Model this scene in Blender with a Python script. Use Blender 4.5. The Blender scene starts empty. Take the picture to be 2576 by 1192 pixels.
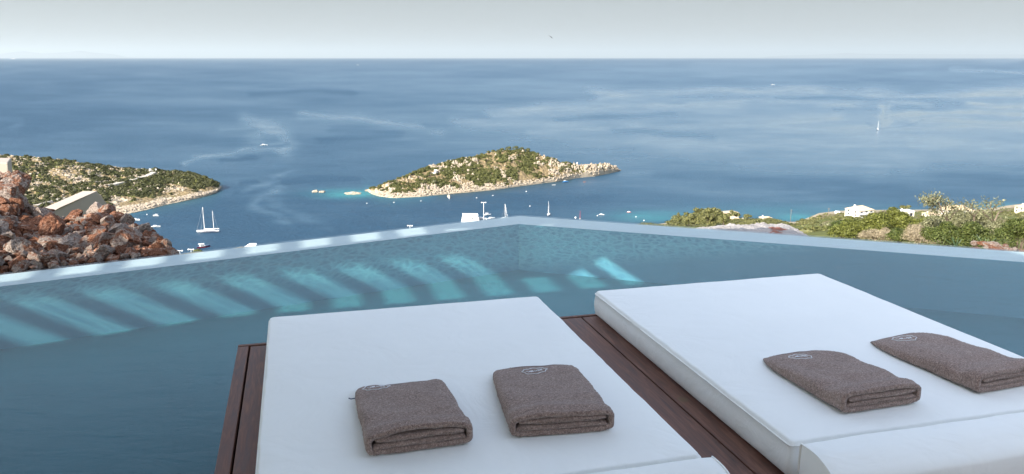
import bpy, bmesh, math, random
import numpy as np
from mathutils import Vector, Matrix, noise as mnoise
random.seed(7); np.random.seed(7)
R=math.radians
sc=bpy.context.scene; col=sc.collection
# ------------------------------------------------------------------ camera maths (photo measured on a 2576 px wide grid)
F=2000.;CX=1288;CY=596;YH=144
PT=math.atan((CY-YH)/F); CZ=1.65          # camera height over the pool water (z=0)
SEA=-130.0
def tandep(y):
    v=-(y-CY)/F
    return -(-math.sin(PT)+v*math.cos(PT))/(math.cos(PT)+v*math.sin(PT))
def P(x,y,Y):                              # the point seen at (x,y) that stands Y metres ahead
    u=(x-CX)/F; v=-(y-CY)/F; k=math.cos(PT)+v*math.sin(PT)
    return Vector((u/k*Y, Y, CZ-tandep(y)*Y))
def onz(x,y,z): return P(x,y,(CZ-z)/tandep(y))
def sea(x,y): return onz(x,y,SEA)
def topix(p):
    d=p[1]*math.cos(PT)-(p[2]-CZ)*math.sin(PT); v=(p[1]*math.sin(PT)+(p[2]-CZ)*math.cos(PT))/d
    return CX+F*p[0]/d, CY-F*v
def az(d): r=R(d); return Vector((math.sin(r),math.cos(r),0))
U=az(74.9); V=az(-15.1)
def uv(u,v,z): p=U*u+V*v; return Vector((p.x,p.y,z))
def interp(x,pts):
    return float(np.interp(x,[p[0] for p in pts],[p[1] for p in pts]))
# ------------------------------------------------------------------ vector noise
_perm=np.random.RandomState(3).permutation(4096)
_rnd=np.random.RandomState(4).rand(4096)
def _h(i,j,k): return _rnd[_perm[(_perm[(_perm[i&4095]+j)&4095]+k)&4095]]
def vnoise(p):
    p=np.asarray(p,float); i=np.floor(p).astype(int); f=p-i; f=f*f*(3-2*f)
    x,y,z=i[...,0],i[...,1],i[...,2]; a,b,c=f[...,0],f[...,1],f[...,2]
    def L(u,v,t): return u+(v-u)*t
    return L(L(L(_h(x,y,z),_h(x+1,y,z),a),L(_h(x,y+1,z),_h(x+1,y+1,z),a),b),
             L(L(_h(x,y,z+1),_h(x+1,y,z+1),a),L(_h(x,y+1,z+1),_h(x+1,y+1,z+1),a),b),c)*2-1
def fbm(p,o=4,g=.5):
    p=np.asarray(p,float); s=0;a=1;t=0
    for k in range(o): s=s+a*vnoise(p*(2.03**k)+17.3*k); t+=a; a*=g
    return s/t
# ------------------------------------------------------------------ objects
def tag(o,label=None,cat=None,group=None,kind=None):
    if label: o['label']=label
    if cat: o['category']=cat
    if group: o['group']=group
    if kind: o['kind']=kind
    return o
def mesh(name,verts,faces,mats=None,parent=None,smooth=False,attrs=None,mi=None):
    me=bpy.data.meshes.new(name); me.from_pydata([tuple(v) for v in verts],[],faces if isinstance(faces,list) else faces.tolist())
    for m in (mats if isinstance(mats,(list,tuple)) else [mats]):
        if m: me.materials.append(m)
    if smooth: me.polygons.foreach_set('use_smooth',[True]*len(me.polygons))
    if mi is not None: me.polygons.foreach_set('material_index',list(mi))
    if attrs:
        for k,a in attrs.items():
            at=me.attributes.new(k,'FLOAT','POINT'); at.data.foreach_set('value',np.asarray(a,dtype=np.float32).ravel())
    me.update()
    o=bpy.data.objects.new(name,me); col.objects.link(o)
    if parent: o.parent=parent
    return o
def empty(name,loc=(0,0,0),rz=0):
    o=bpy.data.objects.new(name,None); o.location=loc; o.rotation_euler.z=rz; o.empty_display_size=.1; col.objects.link(o); return o
def copy_tree(o,parent=None):
    c=o.copy(); col.objects.link(c)
    if parent: c.parent=parent
    for ch in list(o.children): copy_tree(ch,c)
    return c
class MB:
    def __init__(s): s.v=[];s.f=[]
    def add(s,v,f):
        n=len(s.v); s.v+= [tuple(p) for p in v]; s.f+=[tuple(i+n for i in q) for q in f]; return s
    def box(s,c,d,rz=0):
        cx,cy,cz=c; dx,dy,dz=[k/2 for k in d]; ca,sa=math.cos(rz),math.sin(rz); v=[]
        for z in (-dz,dz):
            for x,y in ((-dx,-dy),(dx,-dy),(dx,dy),(-dx,dy)): v.append((cx+x*ca-y*sa,cy+x*sa+y*ca,cz+z))
        return s.add(v,[(3,2,1,0),(4,5,6,7),(0,1,5,4),(1,2,6,5),(2,3,7,6),(3,0,4,7)])
    def tube(s,pts,r,n=6,cap=True):
        pts=[Vector(p) for p in pts]; rr=r if isinstance(r,(list,tuple)) else [r]*len(pts); v=[];f=[]
        for i,p in enumerate(pts):
            t=(pts[min(i+1,len(pts)-1)]-pts[max(i-1,0)]).normalized()
            a=t.cross(Vector((0,0,1)) if abs(t.z)<.9 else Vector((1,0,0))).normalized(); b=t.cross(a)
            for k in range(n): q=2*math.pi*k/n; v.append(p+a*(math.cos(q)*rr[i])+b*(math.sin(q)*rr[i]))
        for i in range(len(pts)-1):
            for k in range(n): f.append((i*n+k,i*n+(k+1)%n,(i+1)*n+(k+1)%n,(i+1)*n+k))
        if cap: f.append(tuple(range(n))[::-1]); f.append(tuple((len(pts)-1)*n+k for k in range(n)))
        return s.add(v,f)
    def build(s,name,mat,parent=None,smooth=False): return mesh(name,s.v,s.f,mat,parent,smooth)
def prism(front,back):                     # two matching rings of points
    n=len(front); v=list(front)+list(back); f=[tuple(range(n)),tuple(range(2*n-1,n-1,-1))]
    for i in range(n): j=(i+1)%n; f.append((i,i+n,j+n,j))
    return v,f
def fixn(o):
    bm=bmesh.new(); bm.from_mesh(o.data); bmesh.ops.recalc_face_normals(bm,faces=bm.faces); bm.to_mesh(o.data); bm.free(); return o
def bevel(o,w,seg=3):
    m=o.modifiers.new('bevel','BEVEL'); m.width=w; m.segments=seg; m.limit_method='ANGLE'; return o
def grid_faces(n,m,wrap=False):
    i,j=np.meshgrid(np.arange(n-1),np.arange(m-1),indexing='ij'); a=(i*m+j).ravel()
    return np.stack([a,a+m,a+m+1,a+1],1)
# ------------------------------------------------------------------ materials
def newmat(name):
    m=bpy.data.materials.new(name); m.use_nodes=True; nt=m.node_tree; b=nt.nodes['Principled BSDF']; return m,nt,b
def nd(nt,t,**k):
    n=nt.nodes.new(t)
    for a,v in k.items():
        if a in n.inputs: n.inputs[a].default_value=v
        else: setattr(n,a,v)
    return n
def ramp(nt,src,stops,interp_='LINEAR'):
    r=nt.nodes.new('ShaderNodeValToRGB'); r.color_ramp.interpolation=interp_; e=r.color_ramp.elements
    while len(e)<len(stops): e.new(.5)
    for i,(p,c) in enumerate(stops): e[i].position=p; e[i].color=(*c,1) if len(c)==3 else c
    nt.links.new(src,r.inputs[0]); return r.outputs[0]
def g(v): return (v,v,v)
def noise(nt,scale,detail=4,rough=.55,vec=None,dist=0):
    n=nd(nt,'ShaderNodeTexNoise',Scale=scale,Detail=detail,Roughness=rough,Distortion=dist)
    if vec is not None: nt.links.new(vec,n.inputs['Vector'])
    return n.outputs['Fac']
def coords(nt,scale=(1,1,1),obj=True,rot=0):
    tc=nt.nodes.new('ShaderNodeTexCoord'); mp=nt.nodes.new('ShaderNodeMapping'); mp.inputs['Scale'].default_value=scale; mp.inputs['Rotation'].default_value=(0,0,rot)
    if obj: nt.links.new(tc.outputs['Object'],mp.inputs[0])
    else:
        ge=nt.nodes.new('ShaderNodeNewGeometry'); nt.links.new(ge.outputs['Position'],mp.inputs[0])
    return mp.outputs[0]
def mix(nt,fac,a,b,mode='MIX'):
    m=nt.nodes.new('ShaderNodeMix'); m.data_type='RGBA'; m.blend_type=mode
    for v,s in ((fac,m.inputs[0]),(a,m.inputs[6]),(b,m.inputs[7])):
        if isinstance(v,(int,float)): s.default_value=v
        elif isinstance(v,tuple): s.default_value=(*v,1) if len(v)==3 else v
        else: nt.links.new(v,s)
    return m.outputs[2]
def math_(nt,op,a,b=0.,c=None,clamp=False):
    m=nt.nodes.new('ShaderNodeMath'); m.operation=op; m.use_clamp=clamp
    for i,v in enumerate((a,b,c)):
        if v is None: continue
        if isinstance(v,(int,float)): m.inputs[i].default_value=v
        else: nt.links.new(v,m.inputs[i])
    return m.outputs[0]
def bump(nt,b,h,strength,dist,prev=None):
    n=nd(nt,'ShaderNodeBump',Strength=strength,Distance=dist); nt.links.new(h,n.inputs['Height'])
    if prev is not None: nt.links.new(prev,n.inputs['Normal'])
    if b is not None: nt.links.new(n.outputs[0],b.inputs['Normal'])
    return n.outputs[0]
def attr(nt,name): a=nt.nodes.new('ShaderNodeAttribute'); a.attribute_name=name; return a.outputs['Fac']
def simple(name,c,rough=.6,var=.15,scale=6,bs=.2,bd=.01,metal=0,spec=.5):
    m,nt,b=newmat(name); v=coords(nt); n=noise(nt,scale,5,.6,v)
    c0=tuple(max(0,k*(1-var)) for k in c); c1=tuple(min(1,k*(1+var)) for k in c)
    nt.links.new(ramp(nt,n,[(.3,c0),(.7,c1)]),b.inputs['Base Color']); b.inputs['Roughness'].default_value=rough; b.inputs['Metallic'].default_value=metal
    b.inputs['Specular IOR Level'].default_value=spec
    if bs: bump(nt,b,noise(nt,scale*4,4,.6,v),bs,bd)
    return m
M={}
M['white_paint']=simple('white_paint',(.80,.79,.76),.45,.04,2,.05,.01)
M['cream_wall']=simple('cream_wall',(.60,.54,.42),.8,.06,1,.1,.02)
M['villa_white']=simple('villa_white',(.66,.62,.54),.8,.05,1,.1,.02)
M['roof_tile']=simple('roof_tile',(.56,.43,.28),.8,.12,3,.3,.05)
M['glass_dark']=simple('glass_dark',(.03,.035,.045),.15,.2,2,0)
M['navy']=simple('navy',(.015,.03,.09),.3,.1,2,0)
M['blue_paint']=simple('blue_paint',(.06,.28,.6),.4,.1,2,0)
M['red_paint']=simple('red_paint',(.5,.03,.03),.4,.1,2,0)
M['orange_paint']=simple('orange_paint',(.65,.2,.04),.4,.1,2,0)
M['yellow_canvas']=simple('yellow_canvas',(.72,.6,.35),.7,.1,2,0)
M['canvas_grey']=simple('canvas_grey',(.35,.36,.38),.8,.1,2,0)
M['metal']=simple('metal',(.6,.6,.6),.35,.1,4,0,metal=.6)
M['wood_pole']=simple('wood_pole',(.2,.15,.11),.9,.2,3,.2,.02)
M['rubber']=simple('rubber',(.03,.03,.03),.7,.1,3,0)
M['feather']=simple('feather',(.03,.028,.025),.8,.2,20,0)
M['concrete']=simple('concrete',(.34,.29,.245),.85,.07,1.2,.25,.02)
M['stone_white']=simple('stone_white',(.70,.64,.55),.9,.15,1.5,.5,.2)
M['asphalt']=simple('asphalt_road',(.42,.38,.32),.9,.1,.3,0)
# mattress cover
def fabric(name,c):
    m,nt,b=newmat(name); v=coords(nt)
    nt.links.new(ramp(nt,noise(nt,2.5,4,.5,v),[(.3,tuple(k*.97 for k in c)),(.7,c)]),b.inputs['Base Color'])
    b.inputs['Roughness'].default_value=.75; b.inputs['Specular IOR Level'].default_value=.25; b.inputs['Sheen Weight'].default_value=.15
    w1=nd(nt,'ShaderNodeTexWave',Scale=260.,Distortion=.6); w2=nd(nt,'ShaderNodeTexWave',Scale=260.,Distortion=.6); w2.bands_direction='Y'
    nt.links.new(v,w1.inputs['Vector']); nt.links.new(v,w2.inputs['Vector'])
    n1=bump(nt,None,math_(nt,'ADD',w1.outputs['Fac'],w2.outputs['Fac']),.12,.0006)
    bump(nt,b,noise(nt,4,4,.55,v,1.3),.4,.022,n1)
    return m
M['cushion']=fabric('white_cushion_cover',(.89,.905,.87))
# towel
m,nt,b=newmat('brown_terry'); v=coords(nt)
vo=nd(nt,'ShaderNodeTexVoronoi',Scale=330.); nt.links.new(v,vo.inputs['Vector'])
n2=noise(nt,150,4,.7,v,.8); n3=noise(nt,14,3,.5,v)
c=ramp(nt,n2,[(.36,(.095,.055,.042)),(.5,(.27,.178,.145)),(.64,(.58,.43,.36))])
c=mix(nt,.3,c,ramp(nt,n3,[(.3,(.23,.155,.122)),(.7,(.37,.265,.218))]))
nt.links.new(c,b.inputs['Base Color']); b.inputs['Roughness'].default_value=1; b.inputs['Specular IOR Level'].default_value=.05; b.inputs['Sheen Weight'].default_value=.3; b.inputs['Sheen Roughness'].default_value=.6
h=math_(nt,'ADD',n2,math_(nt,'MULTIPLY',vo.outputs['Distance'],.5))
bump(nt,b,h,.9,.006,bump(nt,None,noise(nt,60,3,.6,v),.5,.006)); M['terry']=m
M['hem']=simple('towel_hem',(.22,.175,.16),.8,.08,90,.3,.002)
M['thread']=simple('white_thread',(.8,.8,.82),.6,.05,50,0)
# deck wood
m,nt,b=newmat('deck_wood'); v=coords(nt,(1,1,1)); vs=coords(nt,(14,1.1,14))
oi=nt.nodes.new('ShaderNodeObjectInfo')
gr=noise(nt,3,8,.65,vs,1.2); big=noise(nt,2.2,4,.5,v)
c=ramp(nt,gr,[(.3,(.040,.017,.011)),(.5,(.14,.060,.038)),(.7,(.26,.13,.085))])
c=mix(nt,ramp(nt,big,[(.35,g(0)),(.75,g(.5))]),c,(.12,.045,.026),'MIX')
vk=nd(nt,'ShaderNodeTexVoronoi',Scale=3.1); nt.links.new(coords(nt,(1,.8,1)),vk.inputs['Vector'])
kn=ramp(nt,vk.outputs['Distance'],[(.045,g(1)),(.09,g(0))]); c=mix(nt,kn,c,(.14,.085,.045))
nt.links.new(c,b.inputs['Base Color']); nt.links.new(ramp(nt,gr,[(.3,g(.5)),(.8,g(.75))]),b.inputs['Roughness'])
bump(nt,b,gr,.25,.003); M['deck_wood']=m
# pool paint
def poolmat(name,c):
    m,nt,b=newmat(name); v=coords(nt)
    nt.links.new(ramp(nt,noise(nt,1.3,6,.6,v),[(.3,tuple(k*.93 for k in c)),(.7,tuple(min(1,k*1.04) for k in c))]),b.inputs['Base Color'])
    b.inputs['Roughness'].default_value=.7; return m
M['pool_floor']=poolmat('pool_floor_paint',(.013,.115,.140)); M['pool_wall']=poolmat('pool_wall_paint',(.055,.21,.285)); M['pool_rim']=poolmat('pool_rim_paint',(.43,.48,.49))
M['pool_out']=poolmat('pool_outer_render',(.55,.57,.52))
# pool water: fresnel mirror over clear tinted body; caustic light lines are painted into its transmission colour
m=bpy.data.materials.new('pool_water'); m.use_nodes=True; nt=m.node_tree; nt.nodes.clear()
out=nt.nodes.new('ShaderNodeOutputMaterial'); mx=nt.nodes.new('ShaderNodeMixShader'); tr=nt.nodes.new('ShaderNodeBsdfTransparent'); gl=nt.nodes.new('ShaderNodeBsdfGlossy'); fr=nd(nt,'ShaderNodeFresnel',IOR=1.33)
gl.inputs['Roughness'].default_value=.05; gl.inputs['Color'].default_value=(.86,.88,.88,1)
v=coords(nt,(1,1,1)); wv=coords(nt,(1.,2.6,1),rot=R(12))
h=math_(nt,'ADD',noise(nt,3.2,5,.62,wv,.6),math_(nt,'MULTIPLY',noise(nt,14,3,.6,wv,.4),.22))
nrm=bump(nt,None,h,.5,.009); nt.links.new(nrm,gl.inputs['Normal']); nt.links.new(nrm,fr.inputs['Normal']); ge_=nt.nodes.new('ShaderNodeNewGeometry'); nt.links.new(math_(nt,'SUBTRACT',1.2,math_(nt,'MULTIPLY',ge_.outputs['Backfacing'],1.2-1/1.2)),fr.inputs['IOR'])
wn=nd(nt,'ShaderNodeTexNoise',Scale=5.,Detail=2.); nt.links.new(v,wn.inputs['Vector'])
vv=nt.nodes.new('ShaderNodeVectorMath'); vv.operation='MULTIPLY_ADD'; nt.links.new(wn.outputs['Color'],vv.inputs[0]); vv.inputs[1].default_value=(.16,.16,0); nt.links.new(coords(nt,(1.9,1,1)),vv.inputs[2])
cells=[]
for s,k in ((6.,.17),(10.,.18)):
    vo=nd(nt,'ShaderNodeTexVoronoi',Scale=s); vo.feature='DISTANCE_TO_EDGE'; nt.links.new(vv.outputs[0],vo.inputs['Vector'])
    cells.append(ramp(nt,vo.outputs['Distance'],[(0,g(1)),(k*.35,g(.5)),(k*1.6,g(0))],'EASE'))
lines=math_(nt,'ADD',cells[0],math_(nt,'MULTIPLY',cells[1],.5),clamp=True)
caustic_tint=mix(nt,lines,(.68,.83,.86),(1.34,1.42,1.30))
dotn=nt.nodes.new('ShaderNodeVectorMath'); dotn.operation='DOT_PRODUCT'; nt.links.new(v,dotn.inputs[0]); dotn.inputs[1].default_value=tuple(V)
zone=ramp(nt,math_(nt,'DIVIDE',dotn.outputs['Value'],10.),[(.575,g(0)),(.625,g(1))])  # keeps the painted caustics to where the sun patches cross the surface
tint=mix(nt,zone,(.68,.80,.84),caustic_tint); nt.links.new(tint,tr.inputs['Color'])
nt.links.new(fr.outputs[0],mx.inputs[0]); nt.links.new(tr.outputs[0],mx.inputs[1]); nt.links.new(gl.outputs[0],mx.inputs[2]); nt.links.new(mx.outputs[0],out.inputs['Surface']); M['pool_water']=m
# sea
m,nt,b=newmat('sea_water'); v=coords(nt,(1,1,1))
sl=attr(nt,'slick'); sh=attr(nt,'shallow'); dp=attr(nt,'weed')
c=mix(nt,math_(nt,'MULTIPLY',sl,.42),(.010,.051,.097),(.085,.165,.21)); c=mix(nt,sh,c,(.03,.19,.21)); c=mix(nt,dp,c,(.035,.06,.04))  # slick mix lightens the base colour, imitating brighter sky reflection on calm water
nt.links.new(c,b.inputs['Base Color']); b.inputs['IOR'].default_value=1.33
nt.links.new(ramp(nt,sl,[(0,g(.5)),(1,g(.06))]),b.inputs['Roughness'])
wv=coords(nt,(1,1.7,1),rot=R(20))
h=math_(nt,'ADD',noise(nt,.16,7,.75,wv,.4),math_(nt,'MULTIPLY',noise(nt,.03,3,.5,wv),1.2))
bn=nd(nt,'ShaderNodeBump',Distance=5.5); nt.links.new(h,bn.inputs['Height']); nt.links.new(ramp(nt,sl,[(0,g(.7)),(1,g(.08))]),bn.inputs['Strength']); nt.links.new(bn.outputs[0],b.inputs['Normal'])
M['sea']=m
# limestone land with scrub
def landmat(name,soil,rock,green,fine=.5):
    m,nt,b=newmat(name); v=coords(nt)
    rk=attr(nt,'rock'); gn=attr(nt,'green')
    nf=noise(nt,fine,6,.65,v); n2=noise(nt,fine*.25,5,.6,v)
    cs=ramp(nt,nf,[(.3,tuple(k*.6 for k in soil)),(.7,tuple(k*1.25 for k in soil))])
    cr=ramp(nt,nf,[(.28,tuple(k*.45 for k in rock)),(.45,rock),(.75,tuple(min(1,k*1.25) for k in rock))])
    cg=ramp(nt,nf,[(.3,tuple(k*.5 for k in green)),(.7,tuple(k*1.5 for k in green))])
    j=math_(nt,'MULTIPLY',math_(nt,'SUBTRACT',nf,.5),1.3)
    c=mix(nt,ramp(nt,math_(nt,'ADD',rk,j),[(.42,g(0)),(.58,g(1))]),cs,cr)
    c=mix(nt,ramp(nt,math_(nt,'ADD',gn,math_(nt,'MULTIPLY',j,-1)),[(.45,g(0)),(.6,g(1))]),c,cg)
    nt.links.new(c,b.inputs['Base Color']); b.inputs['Roughness'].default_value=.95; b.inputs['Specular IOR Level'].default_value=.1
    bump(nt,b,nf,.7,1.0 if fine<1 else .1); return m
M['land']=landmat('limestone_scrub_land',(.21,.16,.09),(.36,.305,.23),(.085,.09,.028))
M['slope']=landmat('coastal_slope',(.20,.16,.095),(.33,.28,.20),(.11,.12,.04),.6)
m,nt,b=newmat('shore_rock'); v=coords(nt); nf=noise(nt,.8,6,.7,v)
nt.links.new(ramp(nt,nf,[(.3,(.20,.16,.12)),(.45,(.32,.265,.20)),(.7,(.45,.385,.305))]),b.inputs['Base Color']); b.inputs['Roughness'].default_value=.95; bump(nt,b,nf,.8,.8); M['shore_rock']=m
# rubble boulders
m,nt,b=newmat('rubble_stone'); v=coords(nt); oi=nt.nodes.new('ShaderNodeObjectInfo')
ad=nt.nodes.new('ShaderNodeVectorMath'); ad.operation='MULTIPLY_ADD'; ad.inputs[1].default_value=(1,1,1); nt.links.new(v,ad.inputs[0])
cb=nt.nodes.new('ShaderNodeCombineXYZ'); nt.links.new(math_(nt,'MULTIPLY',oi.outputs['Random'],40.),cb.inputs[0]); nt.links.new(cb.outputs[0],ad.inputs[2]); vv=ad.outputs[0]
n1=noise(nt,1.6,6,.65,vv,.5); n2=noise(nt,9,6,.7,vv,.3)
grey=ramp(nt,n2,[(.34,(.10,.068,.052)),(.5,(.35,.28,.235)),(.66,(.56,.49,.43))])
rust=ramp(nt,n2,[(.34,(.065,.025,.015)),(.5,(.22,.092,.052)),(.68,(.45,.27,.18))])
fac=math_(nt,'ADD',math_(nt,'MULTIPLY',n1,.96),math_(nt,'MULTIPLY',oi.outputs['Random'],.33))
c=mix(nt,ramp(nt,fac,[(.60,g(0)),(.70,g(1))]),rust,grey); nt.links.new(c,b.inputs['Base Color']); b.inputs['Roughness'].default_value=.95; b.inputs['Specular IOR Level'].default_value=.15
bump(nt,b,noise(nt,5,8,.7,vv,.6),.8,.08); M['rubble']=m
M['soil']=simple('red_soil',(.15,.065,.035),1,.5,9,.9,.05)
m,nt,b=newmat('shotcrete'); v=coords(nt); n=noise(nt,3,7,.7,v,.6); at=attr(nt,'red')
c=ramp(nt,n,[(.3,(.12,.11,.10)),(.45,(.30,.275,.26)),(.7,(.36,.335,.32))]); c=mix(nt,ramp(nt,math_(nt,'ADD',at,math_(nt,'SUBTRACT',n,.5)),[(.5,g(0)),(.58,g(1))]),c,(.22,.075,.045))
nt.links.new(c,b.inputs['Base Color']); b.inputs['Roughness'].default_value=.9; bump(nt,b,n,.9,.06); M['shotcrete']=m
def leafmat(name,c,var=.5,trans=.3,hue=None):
    m,nt,b=newmat(name); ge=nt.nodes.new('ShaderNodeNewGeometry'); r=ge.outputs['Random Per Island']
    c2=hue or tuple(min(1,k*(1+var)) for k in c)
    cc=ramp(nt,r,[(0,tuple(k*(1-var) for k in c)),(.6,c),(1,c2)])
    nt.links.new(cc,b.inputs['Base Color']); b.inputs['Roughness'].default_value=.55; b.inputs['Specular IOR Level'].default_value=.3
    if trans:
        tl=nt.nodes.new('ShaderNodeBsdfTranslucent'); nt.links.new(cc,tl.inputs['Color']); mxx=nt.nodes.new('ShaderNodeMixShader'); mxx.inputs[0].default_value=trans
        o=nt.nodes['Material Output']; nt.links.new(b.outputs[0],mxx.inputs[1]); nt.links.new(tl.outputs[0],mxx.inputs[2]); nt.links.new(mxx.outputs[0],o.inputs['Surface'])
    return m
M['leaf_bright']=leafmat('leaf_bright',(.115,.13,.024),.5,.3,(.24,.25,.06))
M['leaf_dark']=leafmat('leaf_dark',(.075,.10,.022),.5,.3,(.16,.18,.05))
M['leaf_olive']=leafmat('leaf_olive',(.17,.17,.085),.4,.25,(.34,.33,.2))
M['twig_dry']=leafmat('twig_dry',(.26,.21,.13),.5,0,(.42,.36,.25))
M['leaf_far']=leafmat('leaf_far',(.13,.135,.045),.45,.25,(.24,.23,.09))
M['scrub']=leafmat('scrub_leaf',(.088,.094,.026),.45,.2,(.16,.16,.05))
M['scrub_dark']=leafmat('scrub_dark_leaf',(.065,.068,.022),.45,.2,(.11,.115,.038))
M['bark']=simple('bark',(.16,.12,.09),.95,.25,8,.5,.02)
M['strap_leaf']=simple('strap_leaf',(.05,.09,.04),.5,.2,5,0)
# ------------------------------------------------------------------ sun direction
SAZ=42.; SEL=30.
DH=az(SAZ); TE=math.tan(R(SEL))
# ------------------------------------------------------------------ sea (polar sheet with slicks and shallows)
ISL_NEAR=[(925,481),(935,488),(955,494),(985,498),(1000,498),(1060,495),(1130,488),(1180,484),(1250,477),(1320,467),(1360,462),(1400,457),(1430,452),(1460,447),(1500,443),(1530,437),(1555,431),(1560,429)]
ISL_TOP=[(925,480),(940,472),(985,461),(1030,441),(1080,421),(1130,408),(1190,395),(1220,388),(1250,383.5),(1275,381),(1300,380),(1335,384),(1350,388),(1362,394),(1400,406),(1440,416),(1460,418),(1490,416),(1520,414),(1535,415),(1550,422),(1560,429)]
HL_NEAR=[(-400,575),(0,562),(250,550),(300,541),(340,535),(380,526),(420,515),(460,507),(500,498),(530,490),(545,484),(552,478),(556,472)]
HL_TOP=[(-400,380),(0,391),(40,393),(60,395),(150,404),(200,411),(300,424),(360,429),(400,431),(440,436),(470,438),(500,445),(530,456),(548,464),(556,470)]
def hillsea(x):   # far shoreline (image y) of the slope below the villa
    if x<1480: return edge_y(x)+34
    return interp(x,[(-900,700),(0,648),(440,648),(600,625),(1000,585),(1200,566),(1300,556),(1600,566),(1660,562),(1700,557),(1850,553),(1950,552),(1985,557),(2005,557),(2030,548),(2060,535),(2110,529),(2200,527),(2480,525),(2530,516),(2600,507),(2900,495),(3600,480)])
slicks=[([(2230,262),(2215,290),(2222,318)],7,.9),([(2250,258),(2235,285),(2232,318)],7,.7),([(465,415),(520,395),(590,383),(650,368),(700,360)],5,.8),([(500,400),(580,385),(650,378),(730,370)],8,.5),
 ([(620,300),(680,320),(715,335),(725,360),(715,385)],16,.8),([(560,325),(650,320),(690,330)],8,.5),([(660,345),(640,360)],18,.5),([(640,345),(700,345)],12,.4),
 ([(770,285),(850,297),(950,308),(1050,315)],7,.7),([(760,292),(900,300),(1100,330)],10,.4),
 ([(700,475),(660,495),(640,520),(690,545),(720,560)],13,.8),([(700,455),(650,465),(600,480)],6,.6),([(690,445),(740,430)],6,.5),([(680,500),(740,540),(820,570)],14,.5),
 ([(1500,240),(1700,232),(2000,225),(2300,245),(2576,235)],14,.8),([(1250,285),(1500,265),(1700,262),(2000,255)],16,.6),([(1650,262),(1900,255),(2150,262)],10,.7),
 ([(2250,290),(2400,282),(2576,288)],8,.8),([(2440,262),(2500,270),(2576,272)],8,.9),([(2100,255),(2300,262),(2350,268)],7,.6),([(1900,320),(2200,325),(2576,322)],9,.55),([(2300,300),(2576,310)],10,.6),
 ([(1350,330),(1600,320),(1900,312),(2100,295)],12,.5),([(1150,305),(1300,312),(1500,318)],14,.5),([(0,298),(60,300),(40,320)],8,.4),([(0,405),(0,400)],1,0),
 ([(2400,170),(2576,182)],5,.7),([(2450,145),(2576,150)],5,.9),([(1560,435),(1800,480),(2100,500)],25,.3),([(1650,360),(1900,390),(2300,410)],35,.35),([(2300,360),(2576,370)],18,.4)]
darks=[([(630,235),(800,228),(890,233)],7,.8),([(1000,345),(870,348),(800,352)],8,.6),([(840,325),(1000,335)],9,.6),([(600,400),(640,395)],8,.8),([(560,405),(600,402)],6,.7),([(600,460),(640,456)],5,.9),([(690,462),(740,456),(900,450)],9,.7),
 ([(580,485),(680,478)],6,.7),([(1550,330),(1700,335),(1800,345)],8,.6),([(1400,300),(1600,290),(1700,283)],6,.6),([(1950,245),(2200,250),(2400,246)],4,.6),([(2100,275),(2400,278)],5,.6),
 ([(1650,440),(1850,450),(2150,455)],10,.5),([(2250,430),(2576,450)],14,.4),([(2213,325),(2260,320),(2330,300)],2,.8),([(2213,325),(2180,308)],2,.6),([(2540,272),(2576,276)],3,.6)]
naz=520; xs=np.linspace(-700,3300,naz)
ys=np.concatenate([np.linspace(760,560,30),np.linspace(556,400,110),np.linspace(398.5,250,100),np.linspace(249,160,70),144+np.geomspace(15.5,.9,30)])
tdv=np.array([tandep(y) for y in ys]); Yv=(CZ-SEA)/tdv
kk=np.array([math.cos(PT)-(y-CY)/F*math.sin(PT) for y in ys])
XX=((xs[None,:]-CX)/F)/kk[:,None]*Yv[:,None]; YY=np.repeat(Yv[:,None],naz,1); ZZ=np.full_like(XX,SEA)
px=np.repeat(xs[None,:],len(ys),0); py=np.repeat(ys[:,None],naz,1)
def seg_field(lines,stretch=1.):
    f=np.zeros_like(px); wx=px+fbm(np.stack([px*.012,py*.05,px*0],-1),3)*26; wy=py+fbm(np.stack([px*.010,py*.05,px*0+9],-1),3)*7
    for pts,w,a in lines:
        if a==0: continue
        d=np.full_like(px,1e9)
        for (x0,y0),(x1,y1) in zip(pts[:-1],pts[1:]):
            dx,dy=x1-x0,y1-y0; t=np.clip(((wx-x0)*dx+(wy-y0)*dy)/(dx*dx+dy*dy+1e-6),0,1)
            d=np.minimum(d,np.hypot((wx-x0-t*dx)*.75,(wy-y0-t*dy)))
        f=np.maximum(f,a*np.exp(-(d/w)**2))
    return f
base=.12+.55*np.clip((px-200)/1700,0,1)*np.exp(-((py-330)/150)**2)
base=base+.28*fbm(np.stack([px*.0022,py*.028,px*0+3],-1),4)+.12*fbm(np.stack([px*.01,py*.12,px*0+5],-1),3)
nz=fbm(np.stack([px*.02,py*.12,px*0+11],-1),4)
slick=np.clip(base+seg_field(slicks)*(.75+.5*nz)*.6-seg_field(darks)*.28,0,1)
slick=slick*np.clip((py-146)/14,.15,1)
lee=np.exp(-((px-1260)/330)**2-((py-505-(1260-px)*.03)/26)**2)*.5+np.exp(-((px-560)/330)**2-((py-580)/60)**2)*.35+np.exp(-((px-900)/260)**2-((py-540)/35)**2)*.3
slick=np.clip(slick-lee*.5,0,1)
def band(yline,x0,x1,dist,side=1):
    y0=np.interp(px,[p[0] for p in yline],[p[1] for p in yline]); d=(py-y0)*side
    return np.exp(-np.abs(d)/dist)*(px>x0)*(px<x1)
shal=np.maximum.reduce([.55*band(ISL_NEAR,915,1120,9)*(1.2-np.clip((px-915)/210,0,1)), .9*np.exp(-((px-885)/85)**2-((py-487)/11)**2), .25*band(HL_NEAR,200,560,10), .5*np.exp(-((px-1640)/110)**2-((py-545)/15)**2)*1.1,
  .6*np.exp(-((px-2010)/75)**2-((py-545)/13)**2),.25*np.exp(-((px-2030)/330)**2-((py-535)/20)**2),.35*np.exp(-((px-2520)/70)**2-((py-520)/12)**2)])
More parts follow.
